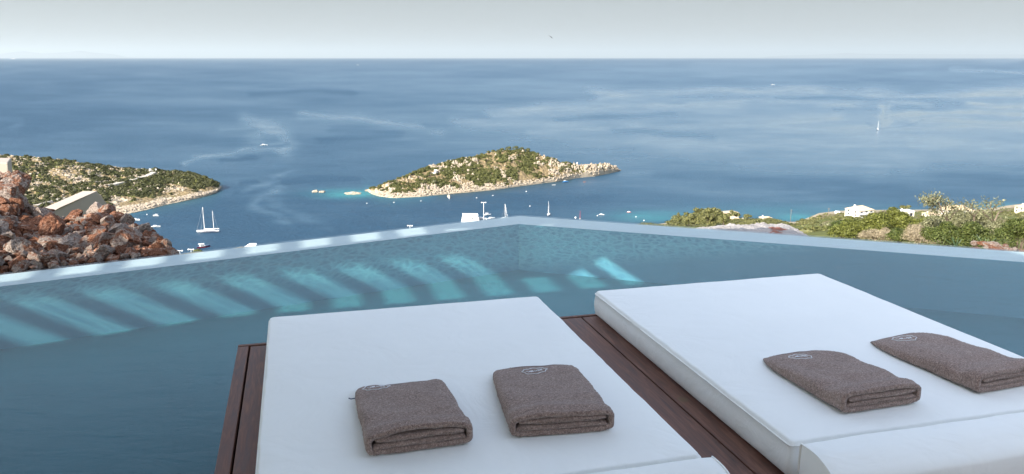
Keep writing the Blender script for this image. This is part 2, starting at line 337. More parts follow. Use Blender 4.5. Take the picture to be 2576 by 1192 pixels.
shal=np.clip(shal*(1+.4*nz),0,1)
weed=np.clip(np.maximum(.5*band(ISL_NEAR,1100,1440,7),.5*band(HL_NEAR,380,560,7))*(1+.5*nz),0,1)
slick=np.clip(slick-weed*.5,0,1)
vts=np.stack([XX.ravel(),YY.ravel(),ZZ.ravel()],1)
# the rest of the ring, behind and beside the viewer
nv=len(vts); fcs=grid_faces(len(ys),naz).tolist()
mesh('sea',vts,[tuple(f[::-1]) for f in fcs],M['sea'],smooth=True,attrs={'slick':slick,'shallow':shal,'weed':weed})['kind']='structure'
# ------------------------------------------------------------------ land masses
class Land:
    """strip of land: columns along image x, depth t from near shore to far shore"""
    def __init__(s,near,top,width,ridge,shape,x0,x1,nx,nt_): s.near,s.top,s.width,s.ridge,s.shape,s.x0,s.x1,s.nx,s.nt=near,top,width,ridge,shape,x0,x1,nx,nt_
    def Y0(s,x): return (CZ-SEA)/tandep(interp(x,s.near))
    def build(s,name,mat,namp,cliff):
        xs=np.linspace(s.x0,s.x1,s.nx); ts=np.linspace(-.04,1.08,s.nt); s.xs,s.ts=xs,ts
        X=np.zeros((s.nx,s.nt));Y=X.copy();Z=X.copy()
        for i,x in enumerate(xs):
            y0=s.Y0(x); w=s.width(x); yr=y0+w*s.ridge(x); H=(CZ-tandep(interp(x,s.top))*yr)-SEA; H=max(H,.3)
            Yc=y0+w*ts; t=ts; rr=s.ridge(x)
            up=np.clip(t/rr,0,1); dn=np.clip((1-t)/(1-rr),0,1)
            hh=np.where(t<rr,s.shape(x,up),dn**.75)*H
            hh=np.where((t<0)|(t>1),-3.,hh)
            Y[i]=Yc; u=(x-CX)/F
            X[i]=[P(x,CY,yy).x*(1) for yy in Yc]; 
            # keep the image column: x/Y ratio follows depression
            for j,yy in enumerate(Yc):
                td=(CZ-(SEA+hh[j]))/yy; a=math.atan(td)-PT; v=-math.tan(a); k=math.cos(PT)+v*math.sin(PT); X[i,j]=u/k*yy
            Z[i]=SEA+hh
        hrel=np.clip((Z-SEA)/8,0,1)
        p=np.stack([X,Y,Z*0],-1)
        n1=fbm(p*.045,3); n2=fbm(p*.16+5,3); n3=fbm(p*.45+9,2); rid=1-np.abs(fbm(p*.09+31,4))*2.2
        edge=np.sin(np.clip(ts,0,1)*math.pi)[None,:]**.5
        Z=Z+hrel*edge*(n2*namp*1.2+n3*namp*.8+np.maximum(rid-.55,0)*namp*cliff)+np.where(Z>SEA,n3*.5+.5,0)
        s.X,s.Y,s.Z=X,Y,Z
        gz=np.hypot(np.gradient(Z,axis=0)/np.maximum(np.hypot(np.gradient(X,axis=0),np.gradient(Y,axis=0)),.1),np.gradient(Z,axis=1)/np.maximum(np.abs(np.gradient(Y,axis=1)),.1))
        low=np.exp(-(Z-SEA)/2.4)
        s.rock=np.clip(.12+.3*np.clip(gz-.8,0,1)+low*1.1+.6*fbm(p*.07+50,4)+.5*np.maximum(rid-.5,0),0,1)
        s.green=np.clip(.55+.75*fbm(p*.09+70,4)+.3*fbm(p*.2+80,3)-low*1.2-.5*np.clip(gz-.8,0,1),0,1)
        s.mod(s)
        pts=np.stack([X.ravel(),Y.ravel(),s.Z.ravel()],1)
        o=mesh(name,pts,grid_faces(s.nx,s.nt),mat,attrs={'rock':s.rock,'green':s.green}); o['kind']='structure'; s.obj=o; return o
    def mod(s,_): pass
    def at(s,x,t):
        i=(x-s.x0)/(s.x1-s.x0)*(s.nx-1); j=(t+.04)/1.12*(s.nt-1); i0=int(min(max(i,0),s.nx-2)); j0=int(min(max(j,0),s.nt-2)); a=i-i0;b=j-j0
        def L(A): return float((A[i0,j0]*(1-a)+A[i0+1,j0]*a)*(1-b)+(A[i0,j0+1]*(1-a)+A[i0+1,j0+1]*a)*b)
        return Vector((L(s.X),L(s.Y),L(s.Z)))
    def hit(s,x,y):   # first surface point on the sight line through image (x,y)
        for j in range(0,230):
            t=j/230; p=s.at(x,t)
            if topix(p)[1]<=y and p.z>SEA: return p,t
        return s.at(x,.5),.5
isl=Land(ISL_NEAR,ISL_TOP,lambda x:interp(x,[(920,6),(950,35),(1000,75),(1080,115),(1250,150),(1330,140),(1420,80),(1460,55),(1530,45),(1560,6)]),
   lambda x:interp(x,[(920,.5),(1200,.62),(1330,.5),(1450,.3),(1560,.35)]),
   lambda x,t: .06*np.minimum(t*14,1)+.94*t**interp(x,[(920,.9),(1250,.95),(1340,.8),(1440,.45),(1480,.22),(1560,.25)]),918,1562,470,170)
isl.build('island',M['land'],1.0,2.6)
def hlmod(s):
    x=np.repeat(s.xs[:,None],s.nt,1); z=s.Z
    # dense scrub on the near bluff below the road
    py_=np.array([[topix((s.X[i,j],s.Y[i,j],s.Z[i,j]))[1] for j in range(s.nt)] for i in range(s.nx)])
    road=np.interp(x,[90,200,270,330,380,400],[519,497,470,455,445,433]); below=np.clip((py_-road)/6,0,1)*(x>240)
    s.green=np.clip(s.green+below*.45*np.clip((s.Z-SEA-5)/4,0,1),0,1); s.rock=s.rock*(1-below*.3*np.clip((s.Z-SEA-5)/4,0,1))
hl=Land(HL_NEAR,HL_TOP,lambda x:interp(x,[(-400,300),(0,300),(300,250),(420,190),(500,110),(545,40),(556,6)]),
   lambda x:interp(x,[(-400,.75),(350,.75),(450,.7),(556,.5)]),
   lambda x,t: .10*np.minimum(t*12,1)+.90*np.where(t<.45,t*.95,(.4275+(t-.45)*1.041)),-250,557,480,190)
hl.mod=hlmod
hl.build('headland',M['land'],1.3,2.2)
# slope below the villa, down to the coast
XS=np.concatenate([np.linspace(-1500,1560,120),np.linspace(1566,2640,320),np.linspace(2650,3900,60)])
def edge_y(x): return 540+(1308-x)*.1124 if x<1308 else 540+(x-1308)*.071
def slope_y0(x): return max(622,edge_y(x)+16)
def slope_at(x,q):            # q=0 beside the pool ... 1 at the shore
    yN=edge_y(x); Yn=CZ/tandep(yN)+.35; yS=hillsea(x); Yf=(CZ-SEA)/tandep(yS)
    Y=Yn*(Yf/Yn)**q
    f=max(0,min(1.25,math.log(Yf/Y)/math.log(Yf/15.)))**.64
    y=yS+(slope_y0(x)-yS)*f
    return Y,y
def slope_z(x,Y):
    yS=hillsea(x); Yf=(CZ-SEA)/tandep(yS); f=max(0,min(1.25,math.log(max(Yf/Y,1.0001))/math.log(Yf/15.)))**.64
    y=yS+(slope_y0(x)-yS)*f
    return P(x,y,Y)
QN=150; pts=[];rk=[];gn=[]
for x in XS:
    for q in np.linspace(0,1.02,QN):
        if q>1: Y,y=slope_at(x,1.); p=P(x,y,Y*1.01); p.z=SEA-4
        else:
            Y,y=slope_at(x,q); p=P(x,y,Y)
            a=min(1,max(0,(Y-30)/100))*min(1,(1-q)*14)
            p.z+=a*(mnoise.fractal(Vector((p.x,p.y,0))*.02,1,2,4)*3+mnoise.fractal(Vector((p.x,p.y,4))*.12,1,2,3)*.8)
        pts.append(p); low=math.exp(-(p.z-SEA)/4.) if p.z>SEA else 1
        n=mnoise.fractal(Vector((p.x,p.y,9))*.05,1,2,4); rk.append(min(1,max(0,.12+low+n*.5))); gn.append(min(1,max(0,.62-low+.8*mnoise.fractal(Vector((p.x,p.y,30))*.035,1,2,4))))
mesh('hillside',pts,grid_faces(len(XS),QN),M['slope'],smooth=True,attrs={'rock':rk,'green':gn})['kind']='structure'
# ------------------------------------------------------------------ clumps of scrub and shore stones (uncountable)
def ico(sub):
    bm=bmesh.new(); bmesh.ops.create_icosphere(bm,subdivisions=sub,radius=1); v=np.array([tuple(q.co) for q in bm.verts]); f=np.array([[q.index for q in p.verts] for p in bm.faces]); bm.free(); return v,f
I1=ico(1); I2=ico(2); I3=ico(3); I4=ico(4)
def clumps(name,places,mat,base,flat=.7,rough=.35,leafy=0):
    bv,bf=base; n=len(bv); Vs=[];Fs=[]
    for k,(p,r) in enumerate(places):
        d=1+rough*fbm(bv*1.7+k*3.1,3)*1.6
        a=random.random()*6.28; ca,sa=math.cos(a),math.sin(a)
        sx,sy,sz=r*random.uniform(.8,1.3),r*random.uniform(.8,1.3),r*flat*random.uniform(.7,1.2)
        q=bv*d[:,None]*np.array([sx,sy,sz]); q=np.stack([q[:,0]*ca-q[:,1]*sa,q[:,0]*sa+q[:,1]*ca,q[:,2]],1)+np.array(p)
        Vs.append(q); Fs.append(bf+n*k)
        if leafy:
            pass
    return mesh(name,np.concatenate(Vs),np.concatenate(Fs),mat)
def leaf_clumps(name,places,mat,per,leaf,flat=.75,kind='stuff'):
    Vs=[];n=0
    for p,r in places:
        m=per; d=np.random.randn(m,3); d/=np.linalg.norm(d,axis=1)[:,None]; d[:,2]=np.abs(d[:,2])
        rad=r*(.72+.34*np.random.rand(m))*(1+.35*fbm(d*1.8+np.random.rand()*50,2)); c=d*rad[:,None]*np.array([1,1,flat])+np.array(p)
        nn=d+np.random.randn(m,3)*.45; nn/=np.linalg.norm(nn,axis=1)[:,None]; t=np.cross(nn,np.random.randn(m,3)); t/=np.linalg.norm(t,axis=1)[:,None]; bt=np.cross(nn,t)
        s=(leaf*(.6+.8*np.random.rand(m)))[:,None]
        Vs.append(np.stack([c-t*s,c-bt*s*.7,c+t*s,c+bt*s*.7],1).reshape(-1,3)); n+=m
    f=np.arange(n*4).reshape(-1,4); return mesh(name,np.concatenate(Vs),f,mat)
def scatter(land,N,xr,tr,test,size):
    out=[]
    while len(out)<N:
        x=random.uniform(*xr); t=random.uniform(*tr); p=land.at(x,t)
        i=int((x-land.x0)/(land.x1-land.x0)*(land.nx-1)); j=int((t+.04)/1.12*(land.nt-1))
        if p.z<SEA+1.2 or not test(land,i,j,p,x,t): continue
        r=random.uniform(*size); out.append(((p.x,p.y,p.z+r*.15),r))
    return out
sp=scatter(isl,2600,(930,1450),(.02,.7),lambda l,i,j,p,x,t:l.green[i,j]>.36+random.random()*.25 and p.z>SEA+3,(.8,2.2))
tag(leaf_clumps('island_scrub',sp,M['scrub'],70,.55,.6),'low green scrub scattered over the island','scrub',kind='stuff')
def hltest(l,i,j,p,x,t):
    return p.z>SEA+4 and l.green[i,j]>.35+random.random()*.35
sp=scatter(hl,2600,(-10,550),(.02,.85),hltest,(.9,2.6))
tag(leaf_clumps('headland_scrub',sp,M['scrub_dark'],80,.6,.65),'dense dark green scrub covering the headland','scrub',kind='stuff')
def shoretest(l,i,j,p,x,t): return p.z<SEA+5
sp=scatter(isl,900,(920,1560),(0,.12),shoretest,(.4,1.3)); o=clumps('island_shore_rocks',sp,M['shore_rock'],I1,.8,.5); tag(o,'pale limestone rocks along the island waterline','rocks',kind='stuff')
sp=scatter(hl,900,(290,556),(0,.08),shoretest,(.4,1.5)); o=clumps('headland_shore_rocks',sp,M['shore_rock'],I1,.8,.5); tag(o,'pale limestone rocks along the headland waterline','rocks',kind='stuff')
sp=scatter(isl,260,(1380,1556),(.02,.3),lambda l,i,j,p,x,t:True,(.4,1.4))+scatter(isl,1000,(1060,1500),(.08,.62),lambda l,i,j,p,x,t:l.rock[i,j]>.30+.35*random.random() and l.green[i,j]<.6,(.25,1.15)); o=clumps('island_outcrops',sp,M['shore_rock'],I1,1.8,.7); tag(o,'white limestone outcrops on the island slope','rocks',kind='stuff')
sp=scatter(hl,1500,(-10,470),(.2,.8),lambda l,i,j,p,x,t:l.rock[i,j]>.2,(.4,1.2)); o=clumps('headland_outcrops',sp,M['shore_rock'],I1,1.0,.6); tag(o,'white limestone outcrops on the headland slope','rocks',kind='stuff')
# slope scrub right
sp=[]
while len(sp)<1900:
    x=random.uniform(1600,2620); q=random.uniform(.45,.985); Y,y=slope_at(x,q); p=P(x,y,Y)
    n=mnoise.fractal(Vector((p.x,p.y,30))*.035,1,2,4)
    if n<-.55+random.random()*.2: continue
    r=random.uniform(.9,2.4)*(Y/600)**.5; sp.append(((p.x,p.y,p.z+.2),r))
tag(leaf_clumps('slope_scrub',sp,M['leaf_far'],110,.42,.7),'olive green scrub on the coastal slope','scrub',kind='stuff')
# road on the headland
def ribbon(name,land,path,w,mat):
    pl=[]; 
    for (x0,y0),(x1,y1) in zip(path[:-1],path[1:]):
        for k in range(8): pl.append(land.hit(x0+(x1-x0)*k/8,y0+(y1-y0)*k/8)[0])
    # smooth
    for _ in range(4): pl=[pl[0]]+[(pl[i-1]+pl[i]*2+pl[i+1])/4 for i in range(1,len(pl)-1)]+[pl[-1]]
    vv=[];ff=[]
    for i,p in enumerate(pl):
        t=(pl[min(i+1,len(pl)-1)]-pl[max(i-1,0)]); t.z=0; t.normalize(); n_=Vector((t.y,-t.x,0))
        for s in (-w/2,0,w/2): vv.append(p+n_*s+Vector((0,0,.9)))
        for s in (-w/2-.6,w/2+.6): vv.append(p+n_*s+Vector((0,0,-2.5)))
    for i in range(len(pl)-1):
        a=i*5;b_=a+5
        for q,r_ in ((0,1),(1,2),(3,0),(2,4)): ff.append((a+q,a+r_,b_+r_,b_+q))
    o=mesh(name,vv,ff,mat); fixn(o); o['kind']='structure'; return o
ribbon('road',hl,[(268,470),(300,462),(330,454),(360,447),(380,440),(386,435),(378,431),(364,430)],5.5,M['asphalt'])
ribbon('road',hl,[(88,519),(120,510),(150,503),(170,500)],5.,M['asphalt'])
for k,(x,y) in enumerate([(378,432),(393,432)]):
    p,_=hl.hit(x,y); e=empty('gate_pillar',p); tag(e,['left of two slim white pillars where the headland road bends','right of two slim white pillars where the headland road bends'][k],'pillar')
    MB().box((0,0,1.0),(1.0,1.0,3.4)).build('shaft',M['white_paint'],e); MB().box((0,0,2.95),(1.4,1.4,.5)).build('cap',M['white_paint'],e)
# lighthouse marker on island
p,_=isl.hit(1452,417); p=isl.at(1452,isl.ridge(1452)*.9); e=empty('beacon',p); tag(e,'small white navigation beacon on the island neck','beacon')
MB().tube([(0,0,-1),(0,0,2.2),(0,0,3.6)],[.9,.6,.35],10).build('tower',M['white_paint'],e,True); MB().tube([(0,0,3.6),(0,0,4.2)],.3,8).build('lamp',M['glass_dark'],e)
# ruined chapel
p,_=isl.hit(1096,440); e=empty('ruined_chapel',p,R(-15)); tag(e,'small roofless white stone ruin on the island slope','ruin')
MB().box((-3,0,1),(6,.8,2.6)).box((0,2,1.8),(.8,4.8,4.2)).build('wall',M['stone_white'],e); MB().box((-1.5,4.5,2.6),(3.4,.8,4.6)).build('wall',M['stone_white'],e); MB().box((-5.8,3,.8),(.8,5,2)).build('wall',M['stone_white'],e)
# small tree tops on island ridge + single grey tree
for k,(x,t,r) in enumerate([(1228,.6,1.8),(1240,.6,2.2),(1278,.58,3.6),(1262,.58,2.4),(1296,.55,3.8),(1312,.52,2.6),(1328,.5,2.6)]):
    p=isl.at(x,t); e=empty('island_tree',p); tag(e,'rounded dark tree on the rocky crest of the island','tree','trees on the island crest')
    MB().tube([(0,0,-.5),(0,0,r*.7)],[.25,.12],6).build('trunk',M['bark'],e); o=leaf_clumps('crown',[((0,0,r*.55),r),((r*.4,.2,r*.9),r*.6)],M['scrub'],260,.38,.8); o.parent=e
p,_=isl.hit(1092,462); e=empty('grey_tree',p); tag(e,'pale grey tree in the green scrub low on the island','tree')
MB().tube([(0,0,-.5),(0,0,1.5)],[.3,.15],6).build('trunk',M['bark'],e); o=leaf_clumps('crown',[((0,0,1.6),2.6)],M['leaf_olive'],400,.35,.8); o.parent=e
# ------------------------------------------------------------------ rock islets
def islet(px0,px1,y,h,lab,seed,block=False):
    a=sea(px0,y); b_=sea(px1,y); c_=(a+b_)/2; L=(b_-a).length; vv,ff=(I3 if not block else I2)
    q=vv.copy(); 
    if block: q=np.clip(q*1.25,-.8,.8); d=1+.12*fbm(q*1.5+seed,2)
    else: d=1+.45*fbm(q*2.2+seed,4)
    q=q*d[:,None]*np.array([L/2,L*.22 if not block else L*.4,h]); q[:,2]+=h*.1
    o=mesh('rock_islet',q,ff,M['shore_rock']); o.location=c_; o.rotation_euler.z=R(random.uniform(-10,10)); tag(o,lab,'islet'); return o
islet(784,801,483,2.2,'left slanted block of the two pale slabs standing in the sea',3,True).rotation_euler=(0,R(-14),R(10))
islet(802,819,483.5,1.6,'right flat block of the two pale slabs standing in the sea',5,True)
islet(868,908,488,2.2,'long low pale reef just off the island west tip',8)
# ------------------------------------------------------------------ distant islands on the horizon
def far_isle(name,prof,Y,lab,mat):
    f=[];b_=[]
    pts=[P(x,y,Y) for x,y in prof]; basez=SEA
    n=len(pts); vv=[];ff=[]
    for p in pts:
        h=p.z-basez
        vv+= [Vector((p.x,p.y-4000,basez-2)),Vector((p.x,p.y-1500,basez+h*.55)),p,Vector((p.x,p.y+4000,basez-2))]
    for i in range(n-1):
        for j in range(3): ff.append((i*4+j,i*4+4+j,i*4+5+j,i*4+1+j))
    o=mesh(name,vv,ff,mat,smooth=True); o['kind']='structure'; fixn(o); return o
M['far_land']=simple('far_land',(.09,.11,.13),1,.2,.001,0)
def prof(pts,n,amp,seed):
    xs=np.linspace(pts[0][0],pts[-1][0],n); return [(x,interp(x,pts)-amp*abs(mnoise.fractal(Vector((x*.02,seed,0)),1,2,4))) for x in xs]
far_isle('distant_mountains',prof([(-200,136),(0,136),(20,133),(60,129),(110,135),(150,132),(205,128),(240,133),(280,135),(330,146)],60,1.5,1),200000,'',M['far_land'])
far_isle('distant_island',prof([(1880,146),(1980,139.5),(2060,137),(2130,133.5),(2170,135),(2300,136),(2450,136.5),(2576,137),(2900,141),(3000,146)],90,1.,5),200000,'',M['far_land'])
# ------------------------------------------------------------------ pool
inn=[onz(-1500,716+1500*.1195,0),onz(1305,560,0),onz(4200,655+1625*.0748,0)]
def lift(p,z): return Vector((p.x,p.y,z))
def along(p,d,s): return p+d*s
P0=onz(0,716,0);P1=onz(1305,560,0);P2=onz(2575,655,0); wl=(P0-P1).normalized(); wr=(P2-P1).normalized()
A0=P1+wl*11; A2=P1+wr*11
Q0=onz(0,687,0);Q1=onz(1308,540,0);Q2=onz(2575,630,0); B0=Q1+(Q0-Q1).normalized()*11.4; B2=Q1+(Q2-Q1).normalized()*11.4
near0=uv(-9,-2,0); near2=uv(9,-2,0)
FD=-.5
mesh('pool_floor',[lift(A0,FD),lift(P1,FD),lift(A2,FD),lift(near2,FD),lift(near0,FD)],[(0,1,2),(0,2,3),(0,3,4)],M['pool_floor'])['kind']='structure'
for a,b_,c_,d_ in ((A0,P1,B0,Q1),(P1,A2,Q1,B2)):
    T=-.014; vv=[lift(a,FD-.3),lift(b_,FD-.3),lift(b_,T),lift(a,T),lift(c_,FD-1.),lift(d_,FD-1.),lift(d_,T),lift(c_,T)]
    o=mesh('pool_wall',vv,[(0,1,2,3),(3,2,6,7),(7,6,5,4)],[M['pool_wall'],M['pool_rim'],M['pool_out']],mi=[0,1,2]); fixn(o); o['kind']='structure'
def copywater():
    m2=M['pool_water'].copy(); m2.name='rim_water'; nt=m2.node_tree
    t_=[n for n in nt.nodes if n.type=='BSDF_TRANSPARENT'][0]
    for l_ in list(t_.inputs['Color'].links): nt.links.remove(l_)
    t_.inputs['Color'].default_value=(.88,.94,.95,1); return m2
sh_=lambda p:p-Vector((0,.09,0))
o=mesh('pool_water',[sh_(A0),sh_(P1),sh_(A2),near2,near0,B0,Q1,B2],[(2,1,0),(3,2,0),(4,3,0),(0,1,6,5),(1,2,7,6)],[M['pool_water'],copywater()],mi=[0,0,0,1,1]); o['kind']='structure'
# ------------------------------------------------------------------ timber deck
DZ=.15
def ubox(mb,u0,u1,v0,v1,z0,z1):
    vv=[uv(u,v,z) for z in (z0,z1) for u,v in ((u0,v0),(u1,v0),(u1,v1),(u0,v1))]
    return mb.add(vv,[(3,2,1,0),(4,5,6,7),(0,1,5,4),(1,2,6,5),(2,3,7,6),(3,0,4,7)])
HR=-R(-15.1)                                # house rotation about z
def hobj(name,verts_local,faces,mat,parent=None,loc=(0,0,0),smooth=False):
    return mesh(name,verts_local,faces,mat,parent,smooth)
dk=empty('timber_deck',(0,0,0),R(15.1)); tag(dk,'dark reddish brown timber platform under the white mattresses, over the pool','deck')
def lbox(u0,u1,v0,v1,z0,z1): return MB().box(((u0+u1)/2,(v0+v1)/2,(z0+z1)/2),(u1-u0,v1-v0,z1-z0))
bevel(lbox(-.367,-.311,-.5,4.232,-.08,DZ).build('edge_board',M['deck_wood'],dk),.004,2)
u=-.302
while u<3.1:
    o=lbox(u,u+.1365,-.5,4.225,DZ-.035,DZ-.001).build('board',M['deck_wood'],dk); bevel(o,.005,2); u+=.144
bevel(lbox(-.367,3.145,4.2345,4.262,-.08,DZ+.002).build('fascia_board',M['deck_wood'],dk),.004,2)
lbox(-.30,3.14,-.5,4.2,-.45,DZ-.05).build('subframe',M['rubber'],dk)
# ------------------------------------------------------------------ mattresses
def cushion(name,L,W,H,rad=.012,n=(150,190),puff=.010,seed=0,waves=.004):
    """boxed cushion in local axes, x across, y along, z up from 0"""
    nx,ny=n; vv=[];ff=[]
    # superellipse-like box: rings from bottom edge up over the top
    def edgeprof():
        pr=[(0,0)]  # (inset,z)
        pr=[(.02,0),(.0,.012)]
        for k in range(1,6): pr.append((0-.006*math.sin(math.pi*k/6),.012+(H-.03-.012)*k/6))
        pr.append((0,H-.022)); pr.append((-.002,H-.016)); pr.append((0.002,H-.011))
        for k in range(1,5): a=k/4*math.pi/2; pr.append((.002+rad*(1-math.cos(a))*.9,H-.011+.011*math.sin(a)))
        return pr
    pr=edgeprof(); per=[]
    def corner(cx,cy,a0): 
        return [(cx+rc*math.cos(a0+k/4*math.pi/2),cy+rc*math.sin(a0+k/4*math.pi/2)) for k in range(5)]
    rc=.02
    xs=np.linspace(-W/2+rc,W/2-rc,nx); ys=np.linspace(-L/2+rc,L/2-rc,ny)
    loop=[(x,-L/2) for x in xs]+[(W/2-rc+rc*math.cos(a),-L/2+rc+rc*math.sin(a)) for a in (-R(60),-R(30))]+[(W/2,y) for y in ys]+[(W/2-rc+rc*math.cos(a),L/2-rc+rc*math.sin(a)) for a in (R(30),R(60))]+[(x,L/2) for x in xs[::-1]]+[(-W/2+rc+rc*math.cos(a),L/2-rc+rc*math.sin(a)) for a in (R(120),R(150))]+[(-W/2,y) for y in ys[::-1]]+[(-W/2+rc+rc*math.cos(a),-L/2+rc+rc*math.sin(a)) for a in (R(210),R(240))]
    m=len(loop)
    for ins,z in pr:
        for x,y in loop:
            sx=(W/2-ins)/(W/2); sy=(L/2-ins)/(L/2)
            wob=waves*mnoise.noise(Vector((x*3+seed,y*3,z*6)))+ (waves*.9*mnoise.noise(Vector((x*11+seed,y*11,z*4))))
            zz=z+ (wob*1.2 if z<.02 else 0)
            vv.append((x*sx*(1+wob/W*2),y*sy*(1+wob/L*2),zz))
    for r_ in range(len(pr)-1):
        for k in range(m): ff.append((r_*m+k,r_*m+(k+1)%m,(r_+1)*m+(k+1)%m,(r_+1)*m+k))
    # top: shrink last ring inward in steps, height puffed
    base=len(pr)-1; steps=22
    for s_ in range(1,steps+1):
        f=1-s_/steps
        for k in range(m):
            x,y,_=vv[base*m+k]; x*=f;y*=f
            dx=1-abs(x)/(W/2); dy=1-abs(y)/(L/2); e_=min(dx*W/2,dy*L/2)
            q_=y if dx*W<dy*L else x; wr=math.exp(-e_/.09)*.009*mnoise.noise(Vector((q_*24+seed,e_*5,1)))*max(0,.25+mnoise.noise(Vector((x*2.3+seed*3,y*2.3,8)))*1.6)*min(1,e_/.012+.25)
            z=H+puff*(1-math.exp(-e_/.12))+wr+.004*mnoise.noise(Vector((x*2.2+seed,y*2.2,5)))*min(1,e_/.2)
            vv.append((x,y,z))
        a=(base+s_-1)*m;b_=(base+s_)*m
        if s_<steps:
            for k in range(m): ff.append((a+k,a+(k+1)%m,b_+(k+1)%m,b_+k))
        else:
            vv=vv[:-m]; vv.append((0,0,H+puff)); c_=len(vv)-1
            for k in range(m): ff.append((a+k,a+(k+1)%m,c_))
    ff.append(tuple(range(m))[::-1])
    return vv,ff,loop
def place_cushion(name,u0,u1,v0,v1,z0,H,label,seed):
    e=empty(name,uv((u0+u1)/2,(v0+v1)/2,z0),R(15.1)); tag(e,label,'mattress')
    L=v1-v0;W=u1-u0; vv,ff,loop=cushion(name,L,W,H,seed=seed)
    mesh('mattress_cover',vv,ff,M['cushion'],e,True)
    s=MB(); s.tube([(x*(1+.002),y*(1+.002),H-.018) for x,y in loop]+[(loop[0][0],loop[0][1],H-.016)],.0042,5,False); s.build('piping',M['cushion'],e,True)
    return e
place_cushion('mattress',-.195,1.30,2.275,4.238,DZ,.15,'large white mattress on the left of the deck, holding two towels',1)
place_cushion('mattress',1.655,3.19,2.275,4.247,DZ,.15,'large white mattress on the right of the deck, its left side in view',4)
def bolster(u0,u1,v1,depth,ztop,label,seed):
    # profile in (v,z): vertical far face, softly domed top, near face, sloping down to the front
    H=ztop-DZ; pr=[(0,0),(0,H*.5),(0,H-.012),(-.005,H-.002)]
    for k in range(1,9): t=k/8; pr.append((-.005-t*(depth-.01),H-.002+.010*math.sin(t*math.pi*.6)-.055*t**2.4))
    pr.append((-depth,pr[-1][1]-.012)); pr.append((-depth-.004,H*.45)); pr.append((-depth,0))
    n=len(pr); N=40; vv=[];ff=[]
    e=empty('bolster',uv(u0,v1,DZ),R(15.1)); tag(e,label,'bolster')
    for i in range(N+1):
        x=(u1-u0)*i/N; edge=min(i,N-i)
        for k,(a,z) in enumerate(pr):
            s=1 if edge>0 else .985
            w=.0035*mnoise.noise(Vector((x*6+seed,a*8,z*8)))
            vv.append((x+(0 if edge else 0),-depth/2+(a+depth/2)*s+w*.5,z*(.992 if edge==0 else 1)+(w if z>.05 else 0)))
    for i in range(N):
        for k in range(n-1): ff.append((i*n+k,i*n+k+1,(i+1)*n+k+1,(i+1)*n+k))
    ff.append(tuple(range(n))[::-1]); ff.append(tuple(N*n+k for k in range(n)))
    o=mesh('bolster_cover',vv,ff,M['cushion'],e,True); fixn(o); o.modifiers.new('b','BEVEL').width=.006; o.modifiers['b'].segments=2; o.modifiers['b'].angle_limit=R(50)
    for i in (0,N): MB().tube([(vv[i*n+k][0],vv[i*n+k][1],vv[i*n+k][2]) for k in range(1,n-1)],.0035,5,False).build('piping',M['cushion'],e,True)
bolster(1.60,3.25,2.150,.20,.37,'white box bolster standing against the right mattress, its left end in view',2)
bolster(-.25,1.262,2.150,.20,.37,'white box bolster against the left mattress, mostly cut by the bottom of the view',7)
